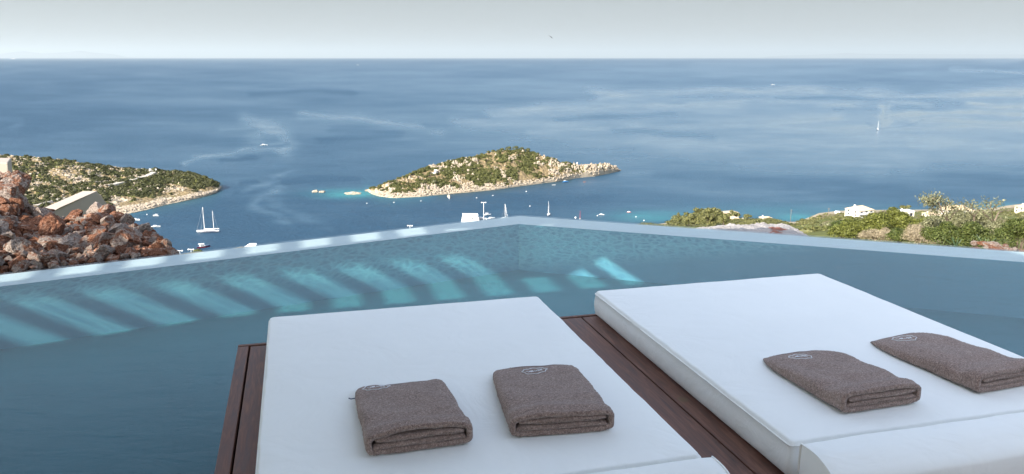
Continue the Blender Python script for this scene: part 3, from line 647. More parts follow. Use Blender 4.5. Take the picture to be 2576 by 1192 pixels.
# ------------------------------------------------------------------ towels
def towel(uc,vc,rot,W,L,label,seed,ex,ey,erot=0,tail=False):
    e=empty('folded_towel',uv(uc,vc,DZ+.15+.012),R(15.1)+rot); tag(e,label,'towel','folded brown towels on the mattresses')
    def topz(x,y):      # outer surface height at local (x,y), y=-L/2 near, +L/2 far
        ty=(y+L/2)/L; hh=.090-.052*ty
        fy=max(0,(ty-.72)/.28); hh*=math.sqrt(max(0.0,1-fy**2.6))*1.0
        hh+=.012*mnoise.noise(Vector((x*6+seed,y*5,0)))+.006*mnoise.noise(Vector((x*14+seed,y*12,3)))+.006*math.sin(x*9+seed)*ty
        hh+= .010*math.exp(-((ty-.07)/.05)**2)-.007*math.exp(-((ty-.2)/.07)**2)
        return max(hh,.004)
    NX,NY=90,110; vv=[];ff=[]
    # closed outer loop per y : bottom-left -> over the top -> bottom-right -> underside, open inside shown at the near end
    TH=.021
    def ring(y,inset,zin):
        ty=(y+L/2)/L; w=W*(1-.23*max(0,(ty-.66)/.34)**2.6)*(1+.05*mnoise.noise(Vector((seed,y*5,9)))) ; out=[]
        h=topz(0,y)-.0; r_=h/2
        hw=w/2-inset
        m=64
        for k in range(m+1):      # top from left to right as superellipse
            a=math.pi*(1-k/m); c_,s_=math.cos(a),math.sin(a)
            x=hw*math.copysign(abs(c_)**.5,c_); zt=topz(x,y); hh=zt-2*zin
            z=zin+hh*.5+hh*.5*abs(s_)**.55 if True else 0
            out.append((x,y,z))
        for k in range(1,m):
            a=-math.pi*k/m; c_,s_=math.cos(a),math.sin(a); x=hw*math.copysign(abs(c_)**.30,c_); hh=topz(x,y)-2*zin
            out.append((x,y,zin+hh*.5-hh*.5*abs(s_)**.35))
        return out
    rings=[]
    ys=list(np.linspace(L/2,-L/2,NY))
    for y in ys:
        rings.append(ring(y,0,0))
    # rounded mouth and pocket
    for k in range(1,7):
        a=k/6*math.pi; ins=TH/2*(1-math.cos(a)); yy=-L/2-.007*math.sin(a)
        rings.append([(x,yy+ .004*mnoise.noise(Vector((x*20+seed,z*30,2))),z) for x,y_,z in ring(-L/2,ins,ins)])
    for d in (.01,.03,.06): rings.append([(x,-L/2+d,z) for x,y_,z in ring(-L/2,TH,TH)])
    m=len(rings[0])
    for r_ in rings: vv+=r_
    for i in range(len(rings)-1):
        for k in range(m): ff.append((i*m+k,i*m+(k+1)%m,(i+1)*m+(k+1)%m,(i+1)*m+k))
    ff.append(tuple(range(m))); ff.append(tuple((len(rings)-1)*m+k for k in range(m))[::-1])
    # small pile bumps
    out=[]
    for x,y,z in vv:
        n=mnoise.noise(Vector((x*95+seed,y*95,z*95)))*.0016+mnoise.noise(Vector((x*240,y*240,z*240+seed)))*.0012
        out.append((x+n,y+n,z+n))
    o=mesh('towel_cloth',out,ff,M['terry'],e,True); fixn(o)
    # inner folds: two flattened folded layers seen in the mouth
    nf=MB()
    def layer(z0,th,x0,x1,seed2,tuck):
        NXl=60; rr=[]
        for yi,(yy,sh) in enumerate([(-L/2+.055,1),(-L/2+.02,1),(-L/2+.004,1),(-L/2-.003,.75),(-L/2-.006,.3)]):
            ring_=[]
            for k in range(NXl):
                a=2*math.pi*k/NXl; cx_=math.cos(a); sx_=math.sin(a)
                x=(x0+x1)/2+(x1-x0)/2*math.copysign(abs(cx_)**.35,cx_); zz=z0+.004*mnoise.noise(Vector((x*9+seed2,0,0)))+.0025*mnoise.noise(Vector((x*25+seed2,0,0)))
                ring_.append((x,yy+.006*mnoise.noise(Vector((x*12,seed2,1))),zz+th/2*sh*math.copysign(abs(sx_)**.6,sx_)))
            rr.append(ring_)
        vv_=[q for r_ in rr for q in r_]; f_=[]
        for i in range(len(rr)-1):
            for k in range(NXl): f_.append((i*NXl+k,i*NXl+(k+1)%NXl,(i+1)*NXl+(k+1)%NXl,(i+1)*NXl+k))
        f_.append(tuple(range(NXl))[::-1]); f_.append(tuple((len(rr)-1)*NXl+k for k in range(NXl)))
        nf.add(vv_,f_)
    hN=topz(0,-L/2)
    layer(TH+.010,.022,-W/2+TH+.002,W/2-TH*1.3,seed+1,0); layer(TH+.034,.022,-W/2+TH*1.5,W/2-TH-.010,seed+5,0)
    o=nf.build('inner_fold',M['terry'],e,True); fixn(o)
    # flat woven hem along far end
    hv=[];hf=[]
    for k in range(41):
        x=-W*.47+W*.94*k/40
        for y,dz in ((L/2-.035,.0025),(L/2-.012,.002),(L/2+.004,.001)): 
            yy=min(y,L/2-.001); w_=1-.23*max(0,((yy+L/2)/L-.66)/.34)**2.6
            hv.append((x*w_,y,max(.003,topz(x*w_,yy)*(abs(1-min(1,abs(x)/(W/2))**4.5))**.5+dz)))
    for k in range(40):
        for j in range(2): hf.append((k*3+j,k*3+3+j,k*3+4+j,k*3+1+j))
    o=mesh('hem',hv,hf,M['hem'],e,True); so=o.modifiers.new('s','SOLIDIFY'); so.thickness=.003
    # embroidered badge: scalloped oval and a line of stitched letters
    def sp_(x,y):
        c_,s_=math.cos(erot),math.sin(erot); X=ex+x*c_-y*s_; Y=ey+x*s_+y*c_
        f=(1-min(1,abs(X)/(W/2))**4.2); return (X,Y,topz(X,Y)*(.5+.5*max(f,0)**.5)+.0022)
    b1=MB(); N=96; rx,ry=.052,.038
    b1.tube([sp_((rx+.0035*math.cos(8*a))*math.cos(a),(ry+.0035*math.cos(8*a))*math.sin(a)) for a in [2*math.pi*k/N for k in range(N+1)]],.0016,5,False)
    o=b1.build('badge_outline',M['thread'],e,True)
    b2=MB(); s=.008
    strokes=[[(-.036,.006),(-.026,-.007),(-.020,.006)],[(-.014,-.005),(-.012,.004)],[(-.016,.009),(-.004,.011)],[(-.006,-.006),(-.006,.005)],[(.001,-.006),(.001,.006),(.006,-.001)],[(.010,-.006),(.010,.006)],[(.015,-.006),(.021,-.006),(.021,0),(.015,0),(.015,.006),(.021,.006)],[(.026,-.006),(.026,.006),(.032,.004),(.026,0),(.033,-.006)],[(.012,.010),(.034,.011)]]
    for st in strokes: b2.tube([sp_(x,y) for x,y in st],.0015,5)
    # filled stitched leaf in the word
    q=[sp_(-.010+.009*math.cos(a)-.004,.0-.001+.0055*math.sin(a)) for a in [2*math.pi*k/14 for k in range(14)]]
    b2.add([ (x,y,z+.0006) for x,y,z in q],[tuple(range(14))]); b2.build('badge_lettering',M['thread'],e)
    if tail: MB().tube([(-W/2+.01,L/2-.13,.02),(-W/2-.012,L/2-.125,.016),(-W/2-.020,L/2-.118,.018)],.0022,5).build('loop_tag',M['navy'],e)
    return e
towel(.350,2.835,R(1),.375,.585,'leftmost of the four brown towels, dark hanging loop at its far left edge',11,-.095,.195,0,True)
towel(.905,2.835,R(-6),.385,.62,'second brown towel from the left, near the right edge of the left mattress',23,-.01,.19,R(3))
towel(2.135,2.700,R(1.5),.375,.58,'brown towel nearest the left seam of the right mattress, near its bolster',37,-.035,.17,R(-4))
towel(2.765,2.745,R(4),.36,.62,'rightmost of the four brown towels, its near end cut by the frame edge',51,-.045,.20,R(-25))
# ------------------------------------------------------------------ rubble heap left of the pool
RS=[(-120,405),(0,436),(22,446),(40,470),(62,508),(100,527),(150,551),(200,546),(225,530),(262,528),(300,548),(350,570),(385,580),(400,596),(420,610),(440,640)]
def rub(x,t):
    ye=edge_y(x); Ye=CZ/tandep(ye)+.10; ys_=interp(x,RS)+8
    dep=interp(x,[(-150,3.2),(0,3.0),(100,2.4),(250,2.0),(400,1.2),(440,.6)])
    Y=Ye+dep*t; y=ye+4+(ys_-ye-4)*min(1,t)**.85
    if t>1: y=ys_+(t-1)*160
    return P(x,y,Y)
pts=[];NXr,NTr=110,60
for x in np.linspace(-220,446,NXr):
    for t in np.linspace(-.06,1.25,NTr):
        p=rub(x,max(t,0)); p.z-=.04
        if t<0: p.z=-.6
        p.z+=.05*mnoise.fractal(p*5,1,2,4); pts.append(p)
mesh('rubble_ground',pts,grid_faces(NXr,NTr),M['soil'])['kind']='structure'
def stone_proto(seed,sub=I4):
    rs=np.random.RandomState(seed); v=sub[0].copy()
    v=v*np.array([1,rs.uniform(.65,.95),rs.uniform(.55,.8)])
    for _ in range(22):
        n=rs.randn(3); n/=np.linalg.norm(n); d=rs.uniform(.34,.72); s=v@n; over=np.maximum(s-d,0); v=v-over[:,None]*n*.98
    v=v*(1+.22*fbm(v*1.6+seed*7.1,3)+.07*fbm(v*5+seed,4))[:,None]
    r_=np.abs(fbm(v*3.+seed*3,3)); v=v*(1-.09*np.exp(-(r_/.05)**2))[:,None]
    return v/ np.abs(v).max()
protos=[]
for k in range(12):
    me=bpy.data.meshes.new('boulder'); me.from_pydata(stone_proto(k).tolist(),[],I4[1].tolist()); me.materials.append(M['rubble']); me.polygons.foreach_set('use_smooth',[False]*len(me.polygons)); me.update(); protos.append(me)
special=[(325,625,.27,'largest sunlit cream boulder at the right foot of the rubble heap'),(128,597,.31,'big grey boulder with bright orange top, left of centre in the rubble heap'),
 (105,551,.27,'flat brown boulder above the middle of the rubble heap with a pale broken corner'),(248,519,.17,'dark red rounded boulder perched on top in front of the sloping concrete wall'),
 (118,628,.19,'pale grey wedge boulder low in the rubble heap beside the dark hollow'),(240,612,.26,'pale pink boulder in the middle right of the rubble heap'),(70,592,.22,'grey rounded boulder in the left part of the rubble heap'),
 (135,655,.19,'tilted brown boulder close above the white pool edge'),(345,590,.22,'grey slab boulder near the right end of the rubble heap'),(60,650,.26,'broad grey boulder at the foot of the heap near the pool edge'),(15,500,.26,'pale grey boulder on the upper left of the rubble heap'),
 (40,470,.3,'long rust red boulder on the steep upper left edge of the rubble heap'),(300,590,.2,'mottled brown boulder just above the biggest sunlit one'),(270,540,.17,'pale grey boulder on the crest right of the dark red rounded one')]
placed=[]
def put_stone(x,t,r,label=None,sc_=None):
    p=rub(x,t); o=bpy.data.objects.new('boulder',random.choice(protos)); col.objects.link(o)
    o.location=p+Vector((0,0,r*.22)); o.rotation_euler=(random.uniform(-.5,.5),random.uniform(-.5,.5),random.uniform(0,6.28)); s=r
    o.scale=(s*random.uniform(.85,1.15),s*random.uniform(.8,1.1),s*random.uniform(.7,1.0))
    tag(o,label or 'rust and grey limestone boulder heaped in the rubble left of the pool','boulder',None if label else 'limestone boulders in the rubble heap'); placed.append((p,r)); return o
for x,y,r,lab in special:
    best=min([k/60 for k in range(61)],key=lambda t:abs(topix(rub(x,t))[1]-y)); put_stone(x,best,r*.66,lab)
tries=0;cnt=0
while cnt<285 and tries<40000:
    tries+=1; x=random.uniform(-30,440); t=random.uniform(0,1.03)
    if x>400 and t>.9: continue
    r=random.choice([.05,.065,.08,.10,.12,.15])*random.uniform(.8,1.15)*(1.0 if x<380 else .75); p=rub(x,t)
    if any((p-q).length<.62*(r+s) for q,s in placed): continue
    put_stone(x,t,r); cnt+=1
gv=[]
for _ in range(1000):
    x=random.uniform(-40,444); t=random.uniform(-.0,1.05); p=rub(x,t); r=random.choice([.010,.014,.02,.028]); gv.append(((p.x,p.y,p.z+r*.5+random.uniform(0,.02)),r))
o=clumps('rubble_gravel',gv,M['rubble'],I1,.75,.55); tag(o,'loose red brown gravel and chips between the boulders','gravel',kind='stuff')
# white concrete wall pieces behind the heap
def pxprism(name,front,back,mat,label,cat):
    vv,ff=prism(front,back); o=mesh(name,vv,ff,mat); fixn(o); bevel(o,.012,2); tag(o,label,cat); return o
Yb=12.5; fr=[P(118,600,Yb-.65),P(125,536,Yb-.6),P(149,522.5,Yb-.45),P(243.7,480,Yb+.6),P(276,520,Yb+.95),P(300,600,Yb+1.2)]
off=P(102,525,Yb-.45)-P(149,522.5,Yb-.5); 
pxprism('sloping_wall',fr,[p+off+Vector((0,.10,0)) for p in fr],M['concrete'],'cream concrete wall with a sloping top standing behind the rubble heap','wall')
a=[P(-90,408,10.6),P(19,409,10.6),P(24,470,10.6),P(-90,470,10.6)]; b_=[P(-90,396,11.1),P(28.5,396.8,11.1),P(35,470,11.1),P(-90,470,11.1)]
pxprism('wall_pier',a,b_,M['concrete'],'rough white concrete pier at the left edge above the rubble heap','wall')
# ------------------------------------------------------------------ cement covered mound right of the pool
MT=[(1735,582),(1760,574),(1800,568),(1850,565),(1885,563),(1915,562),(1930,564),(1960,564),(1985,568),(2005,577),(2030,592),(2050,606)]
pts=[];red=[];NXm,NTm=130,40
for x in np.linspace(1725,2056,NXm):
    for t in np.linspace(0,1.6,NTm):
        yt=interp(x,MT); yb=edge_y(x)+10; Y0_=CZ/tandep(edge_y(x))+.45; Y=Y0_+2.2*t
        y=yb+(yt-yb)*min(1,t)**.7 if t<1 else yt+ (t-1)*80
        p=P(x,y,Y); p.z+=(.028*mnoise.fractal(p*7,1,2,4)+.012*mnoise.fractal(p*22,1,2,3))*min(1,t*4); pts.append(p)
        red.append(.75*math.exp(-((x-1955)/35)**2-((y-578)/12)**2)+.6*math.exp(-((y-yb)/6)**2)*(x>1850))
o=mesh('cement_mound',pts,grid_faces(NXm,NTm),M['shotcrete'],attrs={'red':red}); tag(o,'grey cement-coated rock mound with red earth showing, beyond the right pool edge','mound')
for k in range(22):      # stones at the pool's right end
    x=random.uniform(2440,2620); Y=CZ/tandep(edge_y(x))+random.uniform(.3,.7); p=slope_z(x,Y); r=random.uniform(.03,.06)
    o=bpy.data.objects.new('boulder',random.choice(protos)); col.objects.link(o); o.location=(p.x,p.y,max(p.z,-.14)+r*.3); o.scale=(r*1.5,r,r*.7); o.rotation_euler=(0,0,random.random()*6)
    tag(o,'small orange limestone stone along the right end of the pool edge','stone','stones beside the right end of the pool')
# ------------------------------------------------------------------ near shrubs
def leafshape(c,nn,s,asp=.55):
    m=len(c); t=np.cross(nn,np.random.randn(m,3)); t/=np.linalg.norm(t,axis=1)[:,None]+1e-9; bt=np.cross(nn,t); s=s[:,None]
    return np.stack([c-t*s,c-bt*s*asp,c+t*s,c+bt*s*asp],1).reshape(-1,3)
def bush_mesh(w,h,n,leaf,lobes,seed,mat,open_=.0,asp=.55):
    rs=np.random.RandomState(seed); np.random.seed(seed); L=[]
    for k in range(lobes):
        a=rs.uniform(0,6.28); q=rs.uniform(0,.72)**.6; x=math.cos(a)*q*w/2; y=math.sin(a)*q*w/2*.8; rr=rs.uniform(.15,.27)*min(w,h*1.5); zt=(h-rr*.8)*(1-.55*q**2)*rs.uniform(.6,1.); L.append((x,y,max(rr*.3,zt-rr*.2),rr))
    cs=[];ns=[]
    for x,y,z,rr in L:
        m=n//lobes; d=rs.randn(m,3); d/=np.linalg.norm(d,axis=1)[:,None]; d[:,2]=np.where(d[:,2]<-.3,-d[:,2],d[:,2])
        ra=rr*(.55+.5*rs.rand(m)**.6)*(1+.45*fbm(d*2.4+seed+x*9,3)); c=d*ra[:,None]+np.array([x,y,z]); c[:,2]=np.maximum(c[:,2],0.02)
        cs.append(c); ns.append(d+rs.randn(m,3)*.6)
    c=np.concatenate(cs); nn=np.concatenate(ns); nn/=np.linalg.norm(nn,axis=1)[:,None]
    vts=leafshape(c,nn,leaf*(.55+.8*rs.rand(len(c))),asp); f=np.arange(len(c)*4).reshape(-1,4)
    me=bpy.data.meshes.new('foliage'); me.from_pydata(vts.tolist(),[],f.tolist()); me.materials.append(mat); me.update()
    tb=MB()
    for x,y,z,rr in L: tb.tube([(x*.1,y*.1,-.3),(x*.45,y*.45,z*.45),(x,y,z+rr*.3)],[.035*h/2,.02*h/2,.008*h/2],5,False)
    return me,tb,L
bushn=[0]
def bush(x,yb,w,h,Y,kind,label,n=9000,lobes=14,group=None):
    """w,h in image pixels; Y distance"""
    s=math.hypot(Y,0)/2050; W,Hh=w*s,h*s; p=P(x,yb,Y); bushn[0]+=1
    mat={'g':'leaf_bright','d':'leaf_dark','o':'leaf_olive','b':'twig_dry'}[kind]
    leaf=.034*Y/30*1.15 if kind!='b' else .05*Y/30
    me,tb,L=bush_mesh(W,Hh,n,leaf,lobes,bushn[0]*13,M[mat],asp=.5 if kind!='b' else .10)
    e=empty('shrub',p,random.random()); tag(e,label,'shrub',group)
    o=bpy.data.objects.new('foliage',me); col.objects.link(o); o.parent=e; tb.build('stem',M['bark'] if kind!='b' else M['twig_dry'],e)
    return e
bush(2118,604,78,48,46,'g','low bright green shrub at the left end of the shrub row')
bush(2155,606,96,68,42,'g','bright green shrub second from the left in the row beyond the pool')
bush(2200,604,86,84,40,'g','tall bright green shrub, left of the twin tallest rounded ones')
bush(2245,604,84,92,42,'g','tallest rounded bright green shrub, right of the twin pair',11000)
bush(2305,602,80,60,44,'g','lower yellow green shrub right of the twin tall ones')
bush(2205,612,100,46,30,'b','pale dry twiggy brush in front of the tall green shrubs',7000)
bush(2262,612,70,44,28,'d','small dark green shrub between two dry brushes',6000)
bush(2316,617,100,66,26,'b','larger pale dry brush in the middle of the shrub row',8000)
bush(2345,606,110,66,36,'o','grey green olive shrub below the leaning olive branches')
bush(2400,603,110,84,38,'o','grey green olive shrub with ragged top in the middle right')
bush(2450,606,90,92,38,'o','tall ragged olive shrub left of the thin pale sapling')
bush(2375,624,130,72,22,'d','wide dark green shrub close to the pool edge, left one',12000)
bush(2445,628,130,84,22,'d','wide dark green shrub close to the pool edge, right one',12000)
bush(2500,618,80,76,27,'o','pale olive shrub between the dark green shrubs at the right',9000)
bush(2560,632,120,96,22,'d','big dark green shrub cut by the right edge of the view',13000)
bush(2640,630,120,90,24,'d','dark green shrub beyond the right edge of the view',6000)
bush(2600,600,120,70,36,'o','olive shrub behind the big dark green one at the right edge',7000)
bush(2080,600,66,34,60,'d','small dark shrub on bare ground left of the shrub row',5000)
bush(2048,598,60,34,70,'g','light green shrub just right of the grey mound',5000)
bush(2075,588,70,30,85,'o','pale olive shrub on the slope behind the row, left one',5000)
bush(2120,582,70,32,85,'d','dark olive shrub on the slope behind the row, right one',5000)
def wispy(x,yb,Y,branches,label,nleaf,leaf=.05):
    p=P(x,yb,Y); e=empty('olive_tree',p); tag(e,label,'tree'); tb=MB(); cs=[]
    for pts_ in branches:
        q=[P(a,b2,Y+random.uniform(-.3,.3))-p for a,b2 in pts_]; tb.tube(q,[.03*(1-.7*i/len(q))*Y/30 for i in range(len(q))],5,False)
        for i in range(len(q)-1):
            if i==0 and len(q)>2: continue
            for _ in range(nleaf): c_=q[i].lerp(q[i+1],random.random()); cs.append(np.array(c_)+np.random.randn(3)*np.array([.13,.13,.10])*Y/30*1.1)
        for _ in range(nleaf): cs.append(np.array(q[-1])+np.random.randn(3)*np.array([.14,.14,.10])*Y/30)
    tb.build('trunk',M['bark'],e); c=np.array(cs); nn=np.random.randn(len(c),3); nn/=np.linalg.norm(nn,axis=1)[:,None]
    vts=leafshape(c,nn,leaf*(.6+.7*np.random.rand(len(c))),.4); mesh('crown',vts,np.arange(len(c)*4).reshape(-1,4),M['leaf_olive'],e)
wispy(2390,600,34,[[(2390,600),(2385,560),(2372,535),(2350,515),(2332,505)],[(2372,535),(2362,512),(2350,502)],[(2385,560),(2378,520),(2372,505)],[(2350,515),(2342,525),(2352,535)],[(2378,520),(2390,512),(2392,518)],[(2350,515),(2345,500),(2358,498)],[(2385,560),(2400,535),(2412,528)],[(2332,505),(2328,500)]],'leaning olive tree with leaf tufts spreading left over the white villa',95)
wispy(2500,600,34,[[(2500,600),(2500,560),(2494,530),(2490,508)],[(2494,530),(2508,515),(2518,512)],[(2500,560),(2512,535),(2524,530)],[(2494,530),(2482,522),(2480,512)],[(2500,560),(2478,540),(2472,530)],[(2500,560),(2520,548)]],'thin pale sapling with sparse leaves against the sea',38)
wispy(2455,600,36,[[(2455,600),(2450,545),(2445,520)],[(2450,545),(2462,530),(2468,522)],[(2450,545),(2430,525),(2425,515)],[(2445,520),(2440,512)]],'short ragged olive sapling left of the thin pale one',60)
def yucca(x,y,Y,label,s=1):
    p=P(x,y,Y); e=empty('strap_plant',p); tag(e,label,'plant'); mb=MB()
    for k in range(11):
        a=k/11*6.28+random.random()*.4; l=.42*s*random.uniform(.7,1.1); lean=random.uniform(.3,.9)
        q=[Vector((math.cos(a)*l*t*lean,math.sin(a)*l*t*lean,l*(t-.35*lean*t*t))) for t in (0,.33,.66,1)]; side=Vector((-math.sin(a),math.cos(a),0)); vv=[]
        for i,c_ in enumerate(q): w=.018*s*(1-.75*i/3); vv+=[c_-side*w,c_+Vector((0,0,-.006)),c_+side*w]
        mb.add(vv,[f for i in range(3) for f in ((i*3,i*3+1,i*3+4,i*3+3),(i*3+1,i*3+2,i*3+5,i*3+4))])
    mb.build('leaves',M['strap_leaf'],e)
yucca(2403,624,12,'dark strap-leaved plant behind the pool edge, left of two',.55); yucca(2478,629,11,'green strap-leaved plant behind the pool edge, right of two',.6)
# ------------------------------------------------------------------ coast houses and trees
def Yof(x,y):
    lo,hi=12.,(CZ-SEA)/tandep(hillsea(x))
    for _ in range(50):
        m_=(lo+hi)/2; q=topix(slope_z(x,m_))[1]
        if q>y: lo=m_
        else: hi=m_
    return lo
def hbox(mb,x0,x1,y0,y1,z0,z1): return mb.box(((x0+x1)/2,(y0+y1)/2,(z0+z1)/2),(x1-x0,y1-y0,z1-z0))
def house(x,yb,wpx,hpx,depth,label,roof='flat',storeys=1,rot=15,win=3,mat='cream_wall',balc=False):
    Y=Yof(x,yb); s=Y/2050; w,h=wpx*s,hpx*s; p=slope_z(x,Y); e=empty('house',p,R(rot)); tag(e,label,'house')
    wall=hbox(MB(),-w/2,w/2,-depth/2,depth/2,-4,h*(.72 if roof=='hip' else .93)).build('wall',M[mat],e); hw=h*(.72 if roof=='hip' else .93)
    if roof=='hip':
        o=.5; v=[(-w/2-o,-depth/2-o,hw+.003),(w/2+o,-depth/2-o,hw+.003),(w/2+o,depth/2+o,hw+.003),(-w/2-o,depth/2+o,hw+.003),(-w*.2,0,h),(w*.2,0,h)]
        rf=mesh('roof',v,[(0,1,5,4),(1,2,5),(2,3,4,5),(3,0,4),(3,2,1,0)],M['roof_tile'],e)
        hbox(MB(),-w*.3,-w*.3+.8,.5,1.3,hw+.3,h+.7).build('chimney',M['white_paint'],rf)
    else:
        rf=hbox(MB(),-w/2-.25,w/2+.25,-depth/2-.25,depth/2+.25,hw+.003,hw+.35).build('roof',M['roof_tile'] if mat=='cream_wall' else M['white_paint'],e)
        hbox(MB(),-w*.25,-w*.25+.7,.5,1.2,hw+.36,hw+1.5).build('chimney',M['white_paint'],rf)
    fh=hw/storeys
    for st in range(storeys):
        for k in range(win):
            cx_=-w/2+w*(k+.5)/win; ww=w/win*.42; z0=fh*st+fh*.28; z1=fh*st+fh*.78
            o=hbox(MB(),cx_-ww/2,cx_+ww/2,-depth/2-.05,-depth/2+.05,z0,z1).build('window',M['glass_dark'],e)
            hbox(MB(),cx_-ww/2-.12,cx_+ww/2+.12,-depth/2-.12,-depth/2-.055,z0-.15,z0-.003).build('sill',M['white_paint'],o)
        for k in range(2):
            o=hbox(MB(),-w/2-.05,-w/2+.05,-depth/4+k*depth/2-.6,-depth/4+k*depth/2+.6,fh*st+fh*.28,fh*st+fh*.78).build('window',M['glass_dark'],e)
        if balc and st>0:
            b2=hbox(MB(),-w/2-1.6,w/2-w*.3,-depth/2-1.8,-depth/2-.06,fh*st-.15,fh*st+.1).build('balcony',M['white_paint'],e)
            hbox(MB(),-w/2-1.6,w/2-w*.3,-depth/2-1.8,-depth/2-1.65,fh*st+.103,fh*st+1.1).build('parapet',M['white_paint'],b2)
    return e
house(1823,551,64,22,9,'long cream house with flat roof half hidden by the pines','flat',1,20,4)
house(1781,560,20,15,6,'small cream house below the pines, left of the others','hip',1,20,2)
house(1840,562,30,20,6,'cream house with white gable just above the grey mound','hip',1,25,2)
house(1925,552,26,9,6,'low cream house with pale roof among bushes at the water','hip',1,15,2)
house(1873,561,22,8,5,'tiny flat pale building behind the grey mound','flat',1,15,2)
house(2160,548,52,33,11,'tall three-storey white villa with balconies and pale tiled roof','hip',3,25,3,'villa_white',True)
house(2275,545,36,17,7,'low white house behind the twin bright green shrubs','flat',1,10,2,'villa_white')
house(2342,548,34,16,7,'low cream house behind the olive branches, left of the wide villa','hip',1,10,2)
house(2403,546,68,32,12,'wide white villa with hipped roof behind the leaning olive tree','hip',2,-5,4,'villa_white',True)
house(2585,535,50,22,9,'cream house cut by the right edge of the view','hip',2,5,3)
def far_tree_proto(kind,seed):
    rs=np.random.RandomState(seed); np.random.seed(seed); pl=[]
    if kind=='conifer':
        for k in range(9): z=.15+.85*k/9; r_=.26*(1-k/9)+.04; pl.append(((rs.randn()*.03,rs.randn()*.03,z),r_))
    elif kind=='pine':
        for k in range(9): a=rs.rand()*6.28; q=rs.rand()**.6*.36; pl.append(((math.cos(a)*q,math.sin(a)*q,.55+.3*rs.rand()),.16+.1*rs.rand()))
    else:
        for k in range(9): a=rs.rand()*6.28; q=rs.rand()**.6*.36; pl.append(((math.cos(a)*q,math.sin(a)*q,.22+.45*rs.rand()*(1-q)),.2+.1*rs.rand()))
    e=empty('tree',(0,0,0)); MB().tube([(0,0,-.15),(0,0,.35),(.03,0,.75)],[.035,.025,.012],6).build('trunk',M['bark'],e)
    o=leaf_clumps('crown',pl,M['leaf_far'] if kind!='dark' else M['scrub'],130,.055,.9); o.parent=e; return e
tp={'conifer':[far_tree_proto('conifer',1)],'pine':[far_tree_proto('pine',s) for s in (2,3)],'round':[far_tree_proto('round',s) for s in (4,5,6)]}
used=set()
def ftree(kind,x,yb,hpx,wpx,label,group=None):
    src=random.choice(tp[kind]); Y=Yof(x,yb); p=slope_z(x,Y); s=Y/2050
    if src.name in used: e=copy_tree(src)
    else: used.add(src.name); e=src
    e.location=p; e.scale=(wpx*s,wpx*s,hpx*s); e.rotation_euler.z=random.random()*6; tag(e,label,'tree',group)
ftree('conifer',1706,566,34,30,'lone pointed conifer at the left of the coastal grove')
ftree('pine',2275,538,24,36,'dark rounded pine standing alone behind the twin green shrubs')
ftree('round',1880,553,20,22,'small round dark tree right of the long cream house')
ftree('pine',1848,560,32,26,'pine covering the right end of the long cream house')
ftree('round',1625,573,16,44,'rounded bush top just showing over the pool edge, left one'); ftree('round',1652,574,14,34,'lower bush top just showing over the pool edge, right one')
TOPE=[(1675,560),(1690,552),(1720,536),(1737,531),(1770,525),(1787,523),(1816,528),(1835,536),(1870,540),(1895,541),(1957,547),(1977,553),(1992,562)]
for k in range(40):
    x=random.uniform(1685,1822); top=interp(x,TOPE)+random.uniform(0,14); yb=random.uniform(max(560,top+20),574); ftree('pine' if random.random()<.4 else 'round',x,yb,(yb-top)*1.15,random.uniform(30,48),'olive brown pine in the dense grove left of the long cream house','trees of the dense coastal grove')
for k in range(84):
    x=random.uniform(1815,1992); top=interp(x,TOPE)+random.uniform(0,16); yb=top+random.uniform(14,22); ftree('round',x,min(yb,590),min(yb,590)-top,random.uniform(24,40),'rounded olive green tree among the low houses near the water','trees among the low houses')
for k in range(40):
    x=random.uniform(2000,2140); yb=random.uniform(553,600); h_=random.uniform(8,15)*(.7+(yb-550)/80); ftree('round',x,yb,h_,h_*random.uniform(1.3,1.9),'low rounded bush on the pale open slope left of the tall villa','bushes on the pale open slope')
for k in range(34):
    x=random.uniform(2120,2600); yb=random.uniform(540,556); h_=random.uniform(7,13); ftree('round',x,yb,h_,h_*random.uniform(1.3,2.),'small dark tree among the villas behind the shrub row','trees among the villas')
# van, utility poles
Y=Yof(2108,538); p=slope_z(2108,Y); e=empty('parked_van',p,R(-30)); tag(e,'white van parked left of the tall villa','van')
def vanbody():
    pr=[(-2.4,.35),(-2.4,2.1),(-2.2,2.3),(.9,2.3),(1.6,1.5),(2.4,1.25),(2.5,.4)]; return prism([(x,-.95,z) for x,z in pr],[(x,.95,z) for x,z in pr])
vv,ff=vanbody(); bevel(fixn(mesh('body',vv,ff,M['white_paint'],e)),.06,2)
for sx in (-1.5,1.6):
    for sy in (-.9,.9): MB().tube([(sx,sy-.1,.35),(sx,sy+.1,.35)],.36,14).build('wheel',M['rubber'],e,False)
MB().add([(1.0,-.85,2.16),(1.0,.85,2.16),(1.58,.85,1.56),(1.58,-.85,1.56)],[(0,1,2,3)]).build('windscreen',M['glass_dark'],e).location=(.05,0,.04)
hbox(MB(),-.2,.8,-.97,-.952,1.4,2.0).build('side_window',M['glass_dark'],e)
for k,(x,yb,yt,l) in enumerate([(1988,562,524,'slim wooden utility pole standing against the bay water'),(1791,568,540,'slim pole in front of the dense grove'),(2083,549,521,'slim utility pole left of the parked white van')]):
    Y=Yof(x,yb); p=slope_z(x,Y); h_=(yb-yt)*Y/2050; e=empty('utility_pole',p); tag(e,l,'pole'); MB().tube([(0,0,-1),(0,0,h_)],[.17,.12],8).build('post',M['wood_pole'],e); MB().box((0,0,h_-.6),(1.5,.12,.12)).build('crossarm',M['wood_pole'],e)
